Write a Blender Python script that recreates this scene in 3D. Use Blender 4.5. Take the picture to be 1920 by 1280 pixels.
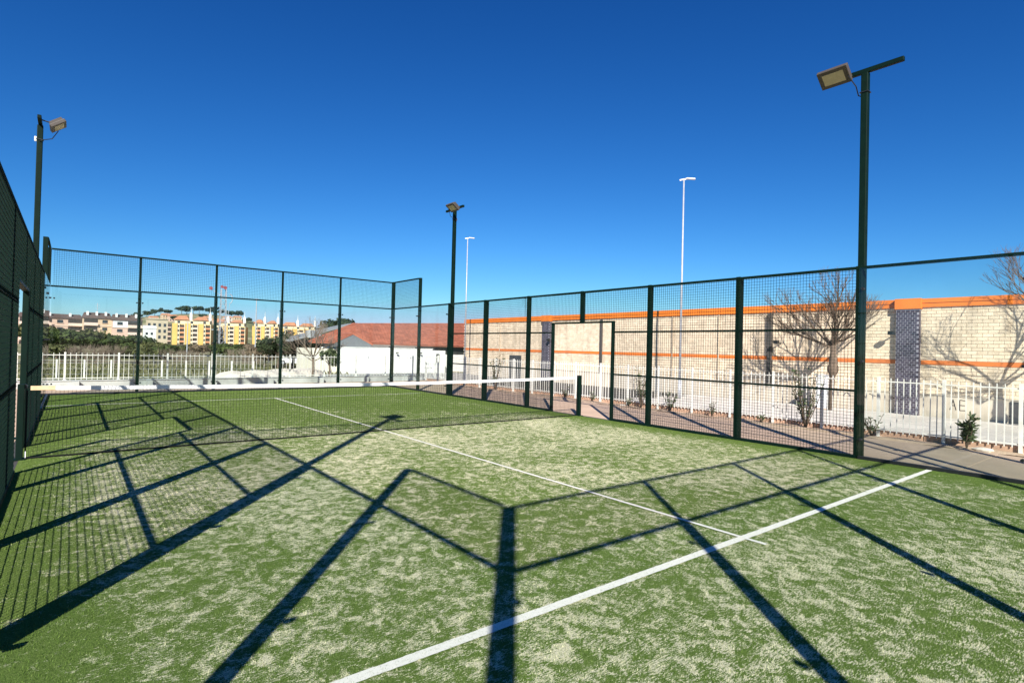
import bpy, math, random
import numpy as np
from mathutils import Vector, Matrix

# ------------------------------------------------------------------ camera, sky, sun, exposure
scene = bpy.context.scene
for o in list(bpy.data.objects): bpy.data.objects.remove(o)
col = scene.collection
CAM = Vector((-4.536, -9.466, 1.571))
yaw, pitch, roll = math.radians(38.304), math.radians(0.688), math.radians(1.401)
f = Vector((math.sin(yaw)*math.cos(pitch), math.cos(yaw)*math.cos(pitch), math.sin(pitch)))
r0 = Vector((math.cos(yaw), -math.sin(yaw), 0)); u0 = r0.cross(f)
rr = math.cos(roll)*r0 + math.sin(roll)*u0; uu = -math.sin(roll)*r0 + math.cos(roll)*u0
cd = bpy.data.cameras.new('camera'); cam = bpy.data.objects.new('camera', cd); col.objects.link(cam)
M = Matrix((rr, uu, -f)).transposed().to_4x4(); M.translation = CAM
cam.matrix_world = M
cd.sensor_fit = 'HORIZONTAL'; cd.sensor_width = 36.0; cd.lens = 1045.7/1920*36; cd.clip_start = .02; cd.clip_end = 5000
scene.camera = cam

SUN_AZ, SUN_EL = 38.8 + 180, 32.2          # compass bearing (from +y towards +x) of the sun, elevation
world = bpy.data.worlds.new('World'); scene.world = world; world.use_nodes = True
wn = world.node_tree.nodes; wl = world.node_tree.links
bg = wn['Background']
sky = wn.new('ShaderNodeTexSky'); sky.sky_type = 'NISHITA'; sky.sun_disc = False
sky.sun_elevation = math.radians(SUN_EL); sky.sun_rotation = math.radians(SUN_AZ)
sky.altitude = 0; sky.air_density = 1.0; sky.dust_density = 0.0; sky.ozone_density = 1.6
# the camera's colour response to a clear winter sky: steeper and bluer than the neutral model, same everywhere
sp = wn.new('ShaderNodeSeparateColor'); cb = wn.new('ShaderNodeCombineColor'); wl.new(sky.outputs[0], sp.inputs[0])
for ch, (gain, power, top_) in enumerate(((.040, 1.9, 4.5), (.196, 1.37, 4.2), (.485, 1.14, 5.6))):
    pw_ = wn.new('ShaderNodeMath'); pw_.operation = 'POWER'; pw_.inputs[1].default_value = power; wl.new(sp.outputs[ch], pw_.inputs[0])
    ml_ = wn.new('ShaderNodeMath'); ml_.operation = 'MULTIPLY'; ml_.inputs[1].default_value = gain; wl.new(pw_.outputs[0], ml_.inputs[0]); mn_ = wn.new('ShaderNodeMath'); mn_.operation = 'MINIMUM'; mn_.inputs[1].default_value = top_; wl.new(ml_.outputs[0], mn_.inputs[0]); wl.new(mn_.outputs[0], cb.inputs[ch])
wl.new(cb.outputs[0], bg.inputs['Color'])
bg.inputs['Strength'].default_value = 0.10

sd = bpy.data.lights.new('sun', 'SUN'); sun = bpy.data.objects.new('sun', sd); col.objects.link(sun)
sd.energy = 5.0; sd.angle = math.radians(0.53); sd.color = (1.0, .955, .88)
a, e = math.radians(SUN_AZ), math.radians(SUN_EL)
sdir = Vector((math.sin(a)*math.cos(e), math.cos(a)*math.cos(e), math.sin(e)))
sun.rotation_euler = sdir.to_track_quat('Z', 'Y').to_euler(); sun.location = (-20, -25, 25)

vs = scene.view_settings
vs.view_transform = 'Standard'; vs.look = 'None'; vs.gamma = 1.0; vs.use_curve_mapping = False; vs.exposure = 0.9
scene.render.engine = 'CYCLES'
scene.cycles.transparent_max_bounces = 24
scene.cycles.max_bounces = 8

# ------------------------------------------------------------------ materials
MATS = {}
def N(nt, t, **kw):
    n = nt.nodes.new(t)
    for k, v in kw.items():
        if k in ('props',):
            for a_, b_ in v.items(): setattr(n, a_, b_)
        else: n.inputs[k.replace('_', ' ')].default_value = v
    return n
def ramp(nt, src, stops, interp='LINEAR'):
    n = nt.nodes.new('ShaderNodeValToRGB'); nt.links.new(src, n.inputs[0])
    cr = n.color_ramp; cr.interpolation = interp
    while len(cr.elements) > 1: cr.elements.remove(cr.elements[-1])
    cr.elements[0].position = stops[0][0]; cr.elements[0].color = (*stops[0][1], 1)
    for p_, c_ in stops[1:]:
        e_ = cr.elements.new(p_); e_.color = (*c_, 1)
    return n.outputs[0]
def mixc(nt, fac, c1, c2, mode='MIX'):
    n = nt.nodes.new('ShaderNodeMix'); n.data_type = 'RGBA'; n.blend_type = mode
    for s_, v in ((0, fac), (6, c1), (7, c2)):
        if hasattr(v, 'is_linked'): nt.links.new(v, n.inputs[s_])
        elif s_ == 0: n.inputs[0].default_value = v
        else: n.inputs[s_].default_value = (*v, 1)
    return n.outputs[2]
def mathn(nt, op, a_, b_=None, clamp=False):
    n = nt.nodes.new('ShaderNodeMath'); n.operation = op; n.use_clamp = clamp
    for i, v in enumerate((a_, b_)):
        if v is None: continue
        if hasattr(v, 'is_linked'): nt.links.new(v, n.inputs[i])
        else: n.inputs[i].default_value = v
    return n.outputs[0]
def base(name, rough=.6, metallic=0, spec=.5):
    m = bpy.data.materials.new(name); m.use_nodes = True; MATS[name] = m
    b = m.node_tree.nodes['Principled BSDF']
    b.inputs['Roughness'].default_value = rough; b.inputs['Metallic'].default_value = metallic
    b.inputs['Specular IOR Level'].default_value = spec
    return m, m.node_tree, b
def coords(nt, kind='world', scale=(1, 1, 1), rot=(0, 0, 0)):
    mp = nt.nodes.new('ShaderNodeMapping')
    if kind == 'world':
        g = nt.nodes.new('ShaderNodeNewGeometry'); nt.links.new(g.outputs['Position'], mp.inputs[0])
    else:
        g = nt.nodes.new('ShaderNodeTexCoord'); nt.links.new(g.outputs['Object'], mp.inputs[0])
    mp.inputs['Scale'].default_value = scale; mp.inputs['Rotation'].default_value = rot
    return mp.outputs[0]
def noise(nt, co, scale, detail=4, rough=.55, out=0):
    n = nt.nodes.new('ShaderNodeTexNoise'); n.inputs['Scale'].default_value = scale
    n.inputs['Detail'].default_value = detail; n.inputs['Roughness'].default_value = rough
    nt.links.new(co, n.inputs['Vector']); return n.outputs[out]
def bump(nt, b, h, strength=.3, dist=.01):
    n = nt.nodes.new('ShaderNodeBump'); n.inputs['Strength'].default_value = strength; n.inputs['Distance'].default_value = dist
    nt.links.new(h, n.inputs['Height']); nt.links.new(n.outputs[0], b.inputs['Normal'])
def plain(name, c1, c2=None, scale=3.0, rough=.6, metallic=0, bmp=0, bdist=.01, spec=.5, detail=5, lo=.35, hi=.65, island=0.0, stain=0.0):
    """two-tone procedural surface: noise between c1 and c2, optional per-piece brightness change"""
    m, nt, b = base(name, rough, metallic, spec)
    c2 = c2 or tuple(x*.85 for x in c1)
    co = coords(nt); n = noise(nt, co, scale, detail)
    c = ramp(nt, n, [(lo, c2), (hi, c1)])
    if island:
        g = nt.nodes.new('ShaderNodeNewGeometry')
        oi = nt.nodes.new('ShaderNodeObjectInfo')
        rnd = mathn(nt, 'FRACT', mathn(nt, 'ADD', g.outputs['Random Per Island'], oi.outputs['Random']))
        v = ramp(nt, rnd, [(0, (1-island,)*3), (1, (1+island*.4,)*3)])
        c = mixc(nt, 1.0, c, v, 'MULTIPLY')
    if stain:          # rain streaks and patchy fading
        s1 = noise(nt, coords(nt, 'world', (1.0, 1.5, .16)), 1, 5, .65)
        c = mixc(nt, 1.0, c, ramp(nt, s1, [(.34, (1-stain,)*3), (.52, (1, 1, 1))]), 'MULTIPLY')
    nt.links.new(c, b.inputs['Base Color'])
    if bmp: bump(nt, b, noise(nt, co, scale*6, 6), bmp, bdist)
    return m

plain('green_paint', (.0020, .0125, .0078), (.0015, .009, .0058), 6, rough=.55, spec=.12, bmp=.04, bdist=.002)
plain('wire_paint', (.0020, .013, .008), (.0015, .010, .006), 6, rough=.7, spec=.12)
plain('black_net', (.006, .007, .008), None, 20, rough=.8, spec=.2)
plain('black_metal', (.012, .013, .014), None, 9, rough=.45)
plain('white_tape', (.80, .79, .76), (.70, .69, .66), 9, rough=.8)
plain('cream_tape', (.66, .50, .30), (.58, .42, .24), 12, rough=.8)
plain('white_steel', (.76, .74, .68), (.64, .62, .56), 5, rough=.5, lo=.3, hi=.55)
plain('galvanised', (.42, .43, .46), (.34, .35, .38), 4, rough=.5, metallic=.2)
plain('lamp_housing', (.075, .06, .048), None, 8, rough=.5)
plain('lamp_lens', (.50, .42, .25), (.46, .38, .22), 30, rough=.35)
plain('white_box', (.78, .78, .78), None, 9, rough=.5)
plain('line_paint', (.80, .77, .68), (.62, .60, .50), 70, rough=1.0, spec=0, bmp=.6, bdist=.004, lo=.25, hi=.5)
plain('concrete', (.60, .43, .315), (.52, .37, .27), 1.6, rough=1, spec=.1, bmp=.15, bdist=.003, island=.06)
plain('sand', (.58, .42, .29), (.47, .32, .21), 3.5, rough=.95, bmp=.6, bdist=.02)
plain('salmon_kerb', (.56, .35, .24), (.46, .28, .19), 5, rough=.9, bmp=.2, island=.12)
plain('pale_wall', (.56, .56, .54), (.42, .42, .40), 1.7, rough=.9, bmp=.1, stain=.2)
plain('asphalt', (.22, .215, .205), (.17, .165, .16), 2.0, rough=.95, bmp=.2)
plain('slab', (.64, .59, .53), (.55, .51, .46), 2.0, rough=.9, bmp=.1, island=.14)
plain('split_block', (.81, .665, .485), (.69, .55, .39), 4.0, rough=.95, bmp=.8, bdist=.03, island=.16, stain=.28, lo=.30, hi=.58)
plain('mortar', (.42, .34, .25), None, 5, rough=.95)
plain('orange_panel', (.78, .21, .025), (.70, .18, .02), 1.2, rough=.5)
plain('orange_stripe', (.74, .19, .03), (.58, .17, .05), .5, rough=.7, stain=.12)
plain('purple_brick', (.085, .072, .10), (.062, .052, .075), 7, rough=.45, island=.35)
plain('pale_joint', (.34, .33, .37), None, 5, rough=.9)
plain('plinth', (.62, .54, .43), (.50, .43, .34), 1.0, rough=.9, bmp=.1, stain=.3)
plain('dark_strip', (.06, .055, .05), None, 5, rough=.8)
plain('spray_paint', (.03, .03, .035), None, 5, rough=.8)
plain('dark_door', (.05, .055, .06), (.04, .043, .05), 5, rough=.5)
plain('white_render', (.78, .78, .75), (.70, .70, .67), .5, rough=.85, stain=.12)
plain('cream_render', (.72, .68, .56), (.66, .62, .50), .7, rough=.85)
plain('grey_clad', (.17, .18, .19), (.15, .16, .17), 1.2, rough=.6)
plain('grey_roof', (.27, .28, .29), (.23, .24, .25), .6, rough=.7)
plain('red_tile', (.46, .15, .085), (.38, .12, .07), .7, rough=.85, island=.22)
plain('bark', (.17, .125, .09), (.10, .072, .05), 9, rough=.95, bmp=.8, bdist=.02)
plain('twig', (.115, .078, .052), (.075, .052, .036), 6, rough=.95)
plain('pale_twig', (.22, .165, .125), (.15, .11, .085), 1.5, rough=.95)
plain('glass_dark', (.03, .035, .045), None, 1, rough=.15, spec=.8)
plain('tyre', (.02, .02, .02), None, 5, rough=.9)
plain('car_white', (.78, .78, .78), None, 1, rough=.3)
plain('pink_render', (.60, .42, .33), (.54, .37, .29), .25, rough=.9)
plain('tan_render', (.58, .43, .29), (.52, .38, .25), .25, rough=.9)
plain('pale_render', (.66, .52, .43), (.60, .47, .39), .25, rough=.9)
plain('cream_yellow', (.66, .56, .37), (.60, .50, .33), .2, rough=.9)
plain('stone_render', (.47, .39, .28), (.41, .34, .24), .3, rough=.9)
plain('brown_roof', (.115, .075, .062), (.09, .06, .05), .4, rough=.9)
plain('yellow_render', (.64, .41, .12), (.58, .36, .10), .2, rough=.9)
plain('ochre_render', (.66, .40, .13), (.60, .35, .11), .2, rough=.9)
plain('coral_tile', (.55, .25, .13), (.47, .20, .10), .4, rough=.9)
plain('recess', (.045, .034, .030), (.032, .025, .022), .4, rough=.8)  # on balcony panels this dark brown paints in the shade inside
plain('red_dish', (.22, .05, .06), None, 2, rough=.5)
plain('hill_soil', (.22, .17, .10), (.10, .11, .045), .03, rough=1, lo=.42, hi=.58)
plain('light_rock', (.62, .56, .48), (.5, .45, .38), .8, rough=1)

def foliage(name, c_lo, c_hi, trans=.25):
    m, nt, b = base(name, .75, 0, .25)
    g = nt.nodes.new('ShaderNodeNewGeometry')
    co = coords(nt); n = noise(nt, co, .9, 3)
    v = mathn(nt, 'ADD', mathn(nt, 'MULTIPLY', g.outputs['Random Per Island'], .55), mathn(nt, 'MULTIPLY', n, .45))
    c = ramp(nt, v, [(.2, c_lo), (.75, c_hi)])
    nt.links.new(c, b.inputs['Base Color'])
    t = nt.nodes.new('ShaderNodeBsdfTranslucent'); nt.links.new(c, t.inputs['Color'])
    mx = nt.nodes.new('ShaderNodeMixShader'); mx.inputs[0].default_value = trans
    nt.links.new(b.outputs[0], mx.inputs[1]); nt.links.new(t.outputs[0], mx.inputs[2])
    nt.links.new(mx.outputs[0], nt.nodes['Material Output'].inputs[0])
foliage('pine_leaf', (.022, .040, .012), (.085, .115, .030))
foliage('olive_leaf', (.040, .050, .018), (.120, .125, .045))
foliage('dark_leaf', (.016, .028, .012), (.055, .075, .028))
foliage('brown_leaf', (.10, .070, .045), (.22, .165, .11))
foliage('shrub_leaf', (.035, .055, .025), (.11, .14, .06))
foliage('field_grass', (.07, .085, .03), (.20, .19, .09))

# glass: clear tempered pane, slightly green, with real reflections
m = bpy.data.materials.new('court_glass'); m.use_nodes = True; MATS['court_glass'] = m
nt = m.node_tree; nt.nodes.clear()
out = nt.nodes.new('ShaderNodeOutputMaterial'); mx = nt.nodes.new('ShaderNodeMixShader')
tr = nt.nodes.new('ShaderNodeBsdfTransparent'); gl = nt.nodes.new('ShaderNodeBsdfGlossy'); lw_ = nt.nodes.new('ShaderNodeLayerWeight')
tr.inputs[0].default_value = (.925, .95, .94, 1); gl.inputs['Roughness'].default_value = .01; lw_.inputs[0].default_value = .5
co = coords(nt); sm = noise(nt, co, 1.3, 4)
tcol = ramp(nt, sm, [(.3, (.90, .93, .915)), (.7, (.935, .96, .95))]); nt.links.new(tcol, tr.inputs[0])
fr = mathn(nt, 'ADD', mathn(nt, 'MULTIPLY', mathn(nt, 'POWER', lw_.outputs['Facing'], 5.0), .9), .035); nt.links.new(fr, mx.inputs[0]); nt.links.new(tr.outputs[0], mx.inputs[1]); nt.links.new(gl.outputs[0], mx.inputs[2]); nt.links.new(mx.outputs[0], out.inputs[0])

# turf: green fibres partly buried in pale sand
def turf_colour(nt, co):
    big = noise(nt, co, .45, 3, .5)
    mid = nt.nodes.new('ShaderNodeTexNoise'); nt.links.new(co, mid.inputs['Vector'])
    for k_, v_ in (('Scale', 8.5), ('Detail', 5), ('Roughness', .62), ('Distortion', .8)): mid.inputs[k_].default_value = v_
    mid = mid.outputs[0]
    # brushed fibres lie in a few crossing directions
    st = None
    for ang, sc in ((.70, (26, 120, 1)), (-.12, (30, 140, 1)), (1.75, (24, 110, 1))):
        n_ = noise(nt, coords(nt, 'world', sc, (0, 0, ang)), 1, 3, .6)
        st = n_ if st is None else mathn(nt, 'MAXIMUM', st, n_)
    fine = noise(nt, co, 150, 3, .7)
    sx = nt.nodes.new('ShaderNodeSeparateXYZ'); nt.links.new(co, sx.inputs[0])
    ax = mathn(nt, 'ABSOLUTE', sx.outputs[0])
    edge = ramp(nt, mathn(nt, 'MULTIPLY', ax, .2), [(.84, (0,)*3), (1.0, (.15,)*3)])
    far = ramp(nt, mathn(nt, 'MULTIPLY', sx.outputs[1], .05), [(.02, (0,)*3), (.10, (.05,)*3), (.4, (.09,)*3)])
    ln = ramp(nt, mathn(nt, 'MULTIPLY', mathn(nt, 'ABSOLUTE', mathn(nt, 'ADD', sx.outputs[1], 2.6)), .28), [(.0, (.032,)*3), (1.0, (.0,)*3)])
    v = mathn(nt, 'ADD', mathn(nt, 'MULTIPLY', big, .22), mathn(nt, 'MULTIPLY', mid, .50))
    v = mathn(nt, 'ADD', v, mathn(nt, 'MULTIPLY', st, .75))
    v = mathn(nt, 'ADD', v, mathn(nt, 'MULTIPLY', fine, .30))
    v = mathn(nt, 'ADD', mathn(nt, 'SUBTRACT', v, mathn(nt, 'ADD', edge, far)), ln)
    sand = ramp(nt, v, [(.938, (0,)*3), (1.075, (1,)*3)])
    g = ramp(nt, mathn(nt, 'ADD', mathn(nt, 'MULTIPLY', fine, .55), mathn(nt, 'MULTIPLY', st, .45)), [(.36, (.030, .058, .011)), (.47, (.092, .148, .032)), (.64, (.190, .248, .072))])  # darkest greens also paint in the shade fibres cast on each other
    s_ = ramp(nt, fine, [(.32, (.32, .30, .17)), (.46, (.60, .555, .38)), (.65, (.80, .75, .55))])
    return mixc(nt, sand, g, s_), v, fine
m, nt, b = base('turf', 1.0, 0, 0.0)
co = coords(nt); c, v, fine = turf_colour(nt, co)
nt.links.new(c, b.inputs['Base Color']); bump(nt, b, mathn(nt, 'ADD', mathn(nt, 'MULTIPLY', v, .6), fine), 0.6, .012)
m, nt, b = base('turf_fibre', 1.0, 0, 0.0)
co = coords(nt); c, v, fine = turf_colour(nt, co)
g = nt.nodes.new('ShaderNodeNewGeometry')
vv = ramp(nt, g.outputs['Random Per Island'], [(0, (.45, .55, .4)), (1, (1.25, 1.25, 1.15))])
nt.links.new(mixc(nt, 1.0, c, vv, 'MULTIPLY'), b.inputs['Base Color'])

# ground far away: dry grass and earth
m, nt, b = base('field', 1.0, 0, .1)
co = coords(nt); n1 = noise(nt, co, .06, 6, .6); n2 = noise(nt, co, 1.2, 4)
c = ramp(nt, n1, [(.36, (.11, .13, .05)), (.52, (.24, .22, .12)), (.66, (.42, .35, .25))])
nt.links.new(mixc(nt, .35, c, ramp(nt, n2, [(.3, (.06, .08, .03)), (.7, (.28, .25, .15))])), b.inputs['Base Color'])

# ------------------------------------------------------------------ mesh helpers
class MB:
    def __init__(s): s.v = []; s.f = []
    def add(s, vs_, fs):
        k = len(s.v); s.v += [tuple(x) for x in vs_]; s.f += [tuple(i+k for i in f_) for f_ in fs]; return s
    def box(s, c, d, caps=True):
        x, y, z = c; a_, b_, h = d[0]/2, d[1]/2, d[2]/2
        vs_ = [(x+i*a_, y+j*b_, z+k*h) for k in (-1, 1) for i, j in ((-1, -1), (1, -1), (1, 1), (-1, 1))]
        return s.add(vs_, [(3, 2, 1, 0), (4, 5, 6, 7), (0, 1, 5, 4), (1, 2, 6, 5), (2, 3, 7, 6), (3, 0, 4, 7)])
    def span(s, x0, x1, y0, y1, z0, z1):
        return s.box(((x0+x1)/2, (y0+y1)/2, (z0+z1)/2), (abs(x1-x0), abs(y1-y0), abs(z1-z0)))
    def tube(s, pts, rad, n=6, cap=True):
        pts = [Vector(p_) for p_ in pts]; rad = rad if isinstance(rad, (list, tuple)) else [rad]*len(pts)
        k0 = len(s.v); prev = None
        for i, p_ in enumerate(pts):
            d = (pts[min(i+1, len(pts)-1)] - pts[max(i-1, 0)]).normalized()
            if prev is None:
                a_ = d.orthogonal().normalized()
            else:
                a_ = (prev - d*prev.dot(d)).normalized()
            prev = a_; b_ = d.cross(a_)
            for j in range(n):
                t = 2*math.pi*j/n; q = p_ + (a_*math.cos(t) + b_*math.sin(t))*rad[i]; s.v.append(tuple(q))
        for i in range(len(pts)-1):
            for j in range(n):
                j2 = (j+1) % n
                s.f.append((k0+i*n+j, k0+i*n+j2, k0+(i+1)*n+j2, k0+(i+1)*n+j))
        if cap:
            s.f.append(tuple(k0+j for j in reversed(range(n)))); s.f.append(tuple(k0+(len(pts)-1)*n+j for j in range(n)))
        return s
    def beam(s, p_, q, w, h=None, up=(0, 0, 1)):
        p_, q = Vector(p_), Vector(q); h = h or w; d = (q-p_).normalized(); up = Vector(up)
        if abs(d.dot(up)) > .99: up = Vector((1, 0, 0))
        a_ = d.cross(up).normalized()*w/2; b_ = a_.cross(d).normalized()*h/2
        vs_ = [x + i*a_ + j*b_ for x in (p_, q) for i, j in ((-1, -1), (1, -1), (1, 1), (-1, 1))]
        return s.add(vs_, [(3, 2, 1, 0), (4, 5, 6, 7), (0, 1, 5, 4), (1, 2, 6, 5), (2, 3, 7, 6), (3, 0, 4, 7)])
    def mesh(s, name, mat):
        me = bpy.data.meshes.new(name); me.from_pydata(s.v, [], s.f); me.materials.append(MATS[mat]); me.update(); return me
    def build(s, name, mat, parent=None, org=None, kind=None, label=None, bevel=0, smooth=False):
        """one mesh object; vertices given in world space, stored relative to the origin"""
        pw = wpos(parent) if parent else Vector((0, 0, 0))
        org = Vector(org) if org is not None else pw
        s.v = [(x-org.x, y-org.y, z-org.z) for x, y, z in s.v]
        return link(name, s.mesh(name, mat), parent, org-pw, kind, label, bevel, smooth)
POS = {}
def wpos(o):
    return POS[o.name]
def link(name, me, parent=None, loc=(0, 0, 0), kind=None, label=None, bevel=0, smooth=False, rot=None):
    o = bpy.data.objects.new(name, me); col.objects.link(o); o.location = loc
    if parent: o.parent = parent
    POS[o.name] = Vector(loc) + (wpos(parent) if parent else Vector((0, 0, 0)))
    if kind: o['kind'] = kind
    if label: o['label'] = label
    if rot: o.rotation_euler = rot
    if smooth:
        for p_ in me.polygons: p_.use_smooth = True
    if bevel:
        md = o.modifiers.new('bevel', 'BEVEL'); md.width = bevel; md.segments = 2; md.limit_method = 'ANGLE'
    return o
def thing(name, label, cat, loc=(0, 0, 0), group=None):
    o = bpy.data.objects.new(name, None); col.objects.link(o); o.location = loc; o.empty_display_size = .2
    POS[o.name] = Vector(loc); o['label'] = label; o['category'] = cat
    if group: o['group'] = group
    return o
def tag(o, label, cat, group=None):
    o['label'] = label; o['category'] = cat
    if group: o['group'] = group
    return o
def pol(az, D, z=0.0):
    """a point at bearing az (degrees from +y towards +x) and D metres from the survey point in the court corner"""
    t = math.radians(az); return Vector((CAM.x + D*math.sin(t), CAM.y + D*math.cos(t), z))
R = random.Random(5)

# ------------------------------------------------------------------ ground
LOW = -1.35      # level of the land round the court platform
def grid(name, mat, xs, ys, zf, kind='structure'):
    b_ = MB(); nx, ny = len(xs), len(ys)
    vs_ = [(x, y, zf(x, y)) for y in ys for x in xs]
    b_.add(vs_, [(j*nx+i, j*nx+i+1, (j+1)*nx+i+1, (j+1)*nx+i) for j in range(ny-1) for i in range(nx-1)])
    o = b_.build(name, mat, kind=kind, smooth=True); return o
def gauss(x, y, cx, cy, rx, ry): return math.exp(-((x-cx)/rx)**2 - ((y-cy)/ry)**2)
def land(x, y):
    z = LOW
    if y > 200 or x < -60:
        c = pol(10.2, 690); z += 21*gauss(x, y, c.x, c.y, 95, 120)
        c = pol(3.5, 760); z += 13*gauss(x, y, c.x, c.y, 150, 130)
        c = pol(17, 800); z += 7*gauss(x, y, c.x, c.y, 130, 120)
        z += (math.sin(x*.021)+math.cos(y*.017))*1.0*min(1, max(0, (y-420)/200))
    return z
xs = list(np.concatenate([np.linspace(-2500, -300, 9), np.linspace(-280, 520, 60), np.linspace(560, 3000, 9)]))
ys = list(np.concatenate([np.linspace(-1500, -60, 7), np.linspace(-40, 1100, 80), np.linspace(1150, 3500, 9)]))
grid('ground', 'field', xs, ys, land)

o = MB().span(-12, 8.55, -22, 13.05, LOW-.3, -.03).build('court_platform', 'pale_wall', kind='structure')
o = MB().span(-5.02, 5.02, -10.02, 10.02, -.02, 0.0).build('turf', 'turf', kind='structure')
# upright turf fibres where the eye is close enough to see them
def turf_fibres():
    rs = np.random.RandomState(4); n = 1150000
    th_ = np.radians(rs.uniform(-8, 86, n)); rd = 1.3 + 20.5*rs.random_sample(n)**1.25
    px, py = CAM.x + rd*np.sin(th_), CAM.y + rd*np.cos(th_)
    ok = (np.abs(px) < 4.98) & (np.abs(py) < 9.98); px, py, rd = px[ok], py[ok], rd[ok]; n = len(px)
    an = rs.uniform(0, 2*np.pi, n); lean = rs.uniform(.25, 1.25, n); L_ = rs.uniform(.010, .020, n); w_ = rs.uniform(.0008, .0013, n)*(.7+rd*.21)
    dx, dy, dz = np.cos(an)*np.sin(lean)*L_, np.sin(an)*np.sin(lean)*L_, np.cos(lean)*L_
    sx_, sy_ = -np.sin(an)*w_, np.cos(an)*w_
    v_ = np.empty((n, 3, 3), np.float32)
    v_[:, 0] = np.stack([px-sx_, py-sy_, np.full(n, -.002)], 1); v_[:, 1] = np.stack([px+sx_, py+sy_, np.full(n, -.002)], 1); v_[:, 2] = np.stack([px+dx, py+dy, dz-.002], 1)
    me = bpy.data.meshes.new('turf_fibres'); me.vertices.add(n*3); me.loops.add(n*3); me.polygons.add(n)
    me.vertices.foreach_set('co', v_.ravel()); me.loops.foreach_set('vertex_index', np.arange(n*3, dtype=np.int32))
    me.polygons.foreach_set('loop_start', np.arange(0, n*3, 3, dtype=np.int32)); me.polygons.foreach_set('loop_total', np.full(n, 3, np.int32))
    me.materials.append(MATS['turf_fibre']); me.update(); me.validate()
    tag(link('turf_fibres', me, kind='stuff'), 'short artificial grass fibres standing in the sandy turf', 'grass')
turf_fibres()
# painted lines, laid 4 mm above the turf
def line_sheet(name, x0, x1, y0, y1, z=.007):
    rl = random.Random(name); b_ = MB(); lx = x1-x0 > y1-y0; L_ = max(x1-x0, y1-y0); n = int(L_/.02); k = .002
    A_, B_ = [], []
    for i in range(n+1):
        t_ = i/n
        if lx: A_.append((x0+t_*L_, y0+rl.uniform(-k, k), z)); B_.append((x0+t_*L_, y1+rl.uniform(-k, k), z))
        else: A_.append((x1+rl.uniform(-k, k), y0+t_*L_, z)); B_.append((x0+rl.uniform(-k, k), y0+t_*L_, z))
    b_.add(A_+B_, [(i, i+1, n+2+i, n+1+i) for i in range(n)])
    return b_.build(name, 'line_paint', kind='structure')
line_sheet('service_line', -4.99, 4.96, -7.0, -6.93)
line_sheet('far_service_line', -4.99, 4.96, 6.93, 6.98)
line_sheet('centre_line', -.022, .022, -7.17, 7.0, .0095)

# pavement of concrete slabs beside the court
pv = MB().span(5.16, 7.75, -22, 13.05, -.03, -.022).build('pavement', 'dark_strip', kind='structure', org=(6.4, 0, 0))
y = -13.0
while y < 13:
    L_ = 2.9
    for x0, x1 in ((5.17, 7.74),):
        y1 = min(y+L_, 13.04)
        MB().span(x0, x1, y+.004, y1-.004, -.028, -.006+.001*R.uniform(-1, 1)).build('concrete_slab', 'concrete', pv, org=((x0+x1)/2, (y+y1)/2, 0), bevel=.004)
    y += L_
MB().span(-12, -5.16, -22, 13.05, -.03, -.008).build('side_pavement', 'concrete', kind='structure')
MB().span(-5.16, 5.16, 10.16, 13.05, -.03, -.008).build('end_pavement', 'concrete', kind='structure')
MB().span(-5.16, 5.16, -22, -10.16, -.03, -.008).build('near_pavement', 'concrete', kind='structure')
kerb = MB().span(-5.16, 5.16, -10.16, 10.16, -.03, -.005).build('court_kerb', 'dark_strip', kind='structure')
# sand strip, uneven
sxs = list(np.linspace(7.7, 8.16, 8)); sys_ = list(np.linspace(-13, 13, 180))
grid('sand_strip', 'sand', sxs, sys_, lambda x, y: -.012 + .018*math.sin(x*9+math.sin(y*2.3)*2)*math.sin(y*3.1) + (.02 if 7.8 < x < 8.1 else 0) + R.uniform(0, .012))
# lower level beside the shop
MB().span(8.56, 29.3, -60, 44, LOW-.02, LOW+.004).build('service_road', 'asphalt', kind='structure')
sl = MB().span(18.5, 28.95, -14, 30, LOW, LOW+.02).build('shop_pavement', 'dark_strip', kind='structure', org=(24, 0, 0))
SW, SLn = 1.29, 1.48
sm_ = MB().box((0, 0, 0), (SW-.03, SLn-.03, .05)).mesh('paving_slab', 'slab')
for i in range(8):
    for j in range(17):
        link('paving_slab', sm_, sl, Vector((18.6+SW*(i+.5), -13+SLn*(j+.5)+(SLn/2 if i % 2 else 0), LOW+.03+R.uniform(-.002, .002))) - wpos(sl))

# ------------------------------------------------------------------ court enclosure
TOP, HI = 2.97, 3.97
PITCH = .05
def mesh_panel(parent, axis, c, a0, a1, z0, z1, WIRE=.0043):
    """welded wire panel in the plane axis=c, spanning a0..a1 and z0..z1"""
    b_ = MB(); h = WIRE/2
    def put(p0, p1):   # open square prism
        p0, p1 = Vector(p0), Vector(p1); d = (p1-p0).normalized()
        n1 = Vector((1, 0, 0)) if axis == 'x' else Vector((0, 1, 0)); n2 = d.cross(n1)
        vs_ = [q + i*n1*h + j*n2*h for q in (p0, p1) for i, j in ((-1, -1), (1, -1), (1, 1), (-1, 1))]
        b_.add(vs_, [(0, 1, 5, 4), (1, 2, 6, 5), (2, 3, 7, 6), (3, 0, 4, 7)])
    P3 = (lambda a_, z, off=0: (c+off, a_, z)) if axis == 'x' else (lambda a_, z, off=0: (a_, c+off, z))
    a_ = a0 + PITCH/2
    while a_ < a1: put(P3(a_, z0), P3(a_, z1)); a_ += PITCH
    z = z0 + PITCH/2
    while z < z1: put(P3(a0, z, .0045), P3(a1, z, .0045)); z += PITCH
    return b_.build('wire_mesh', 'wire_paint', parent, kind='stuff')
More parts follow.
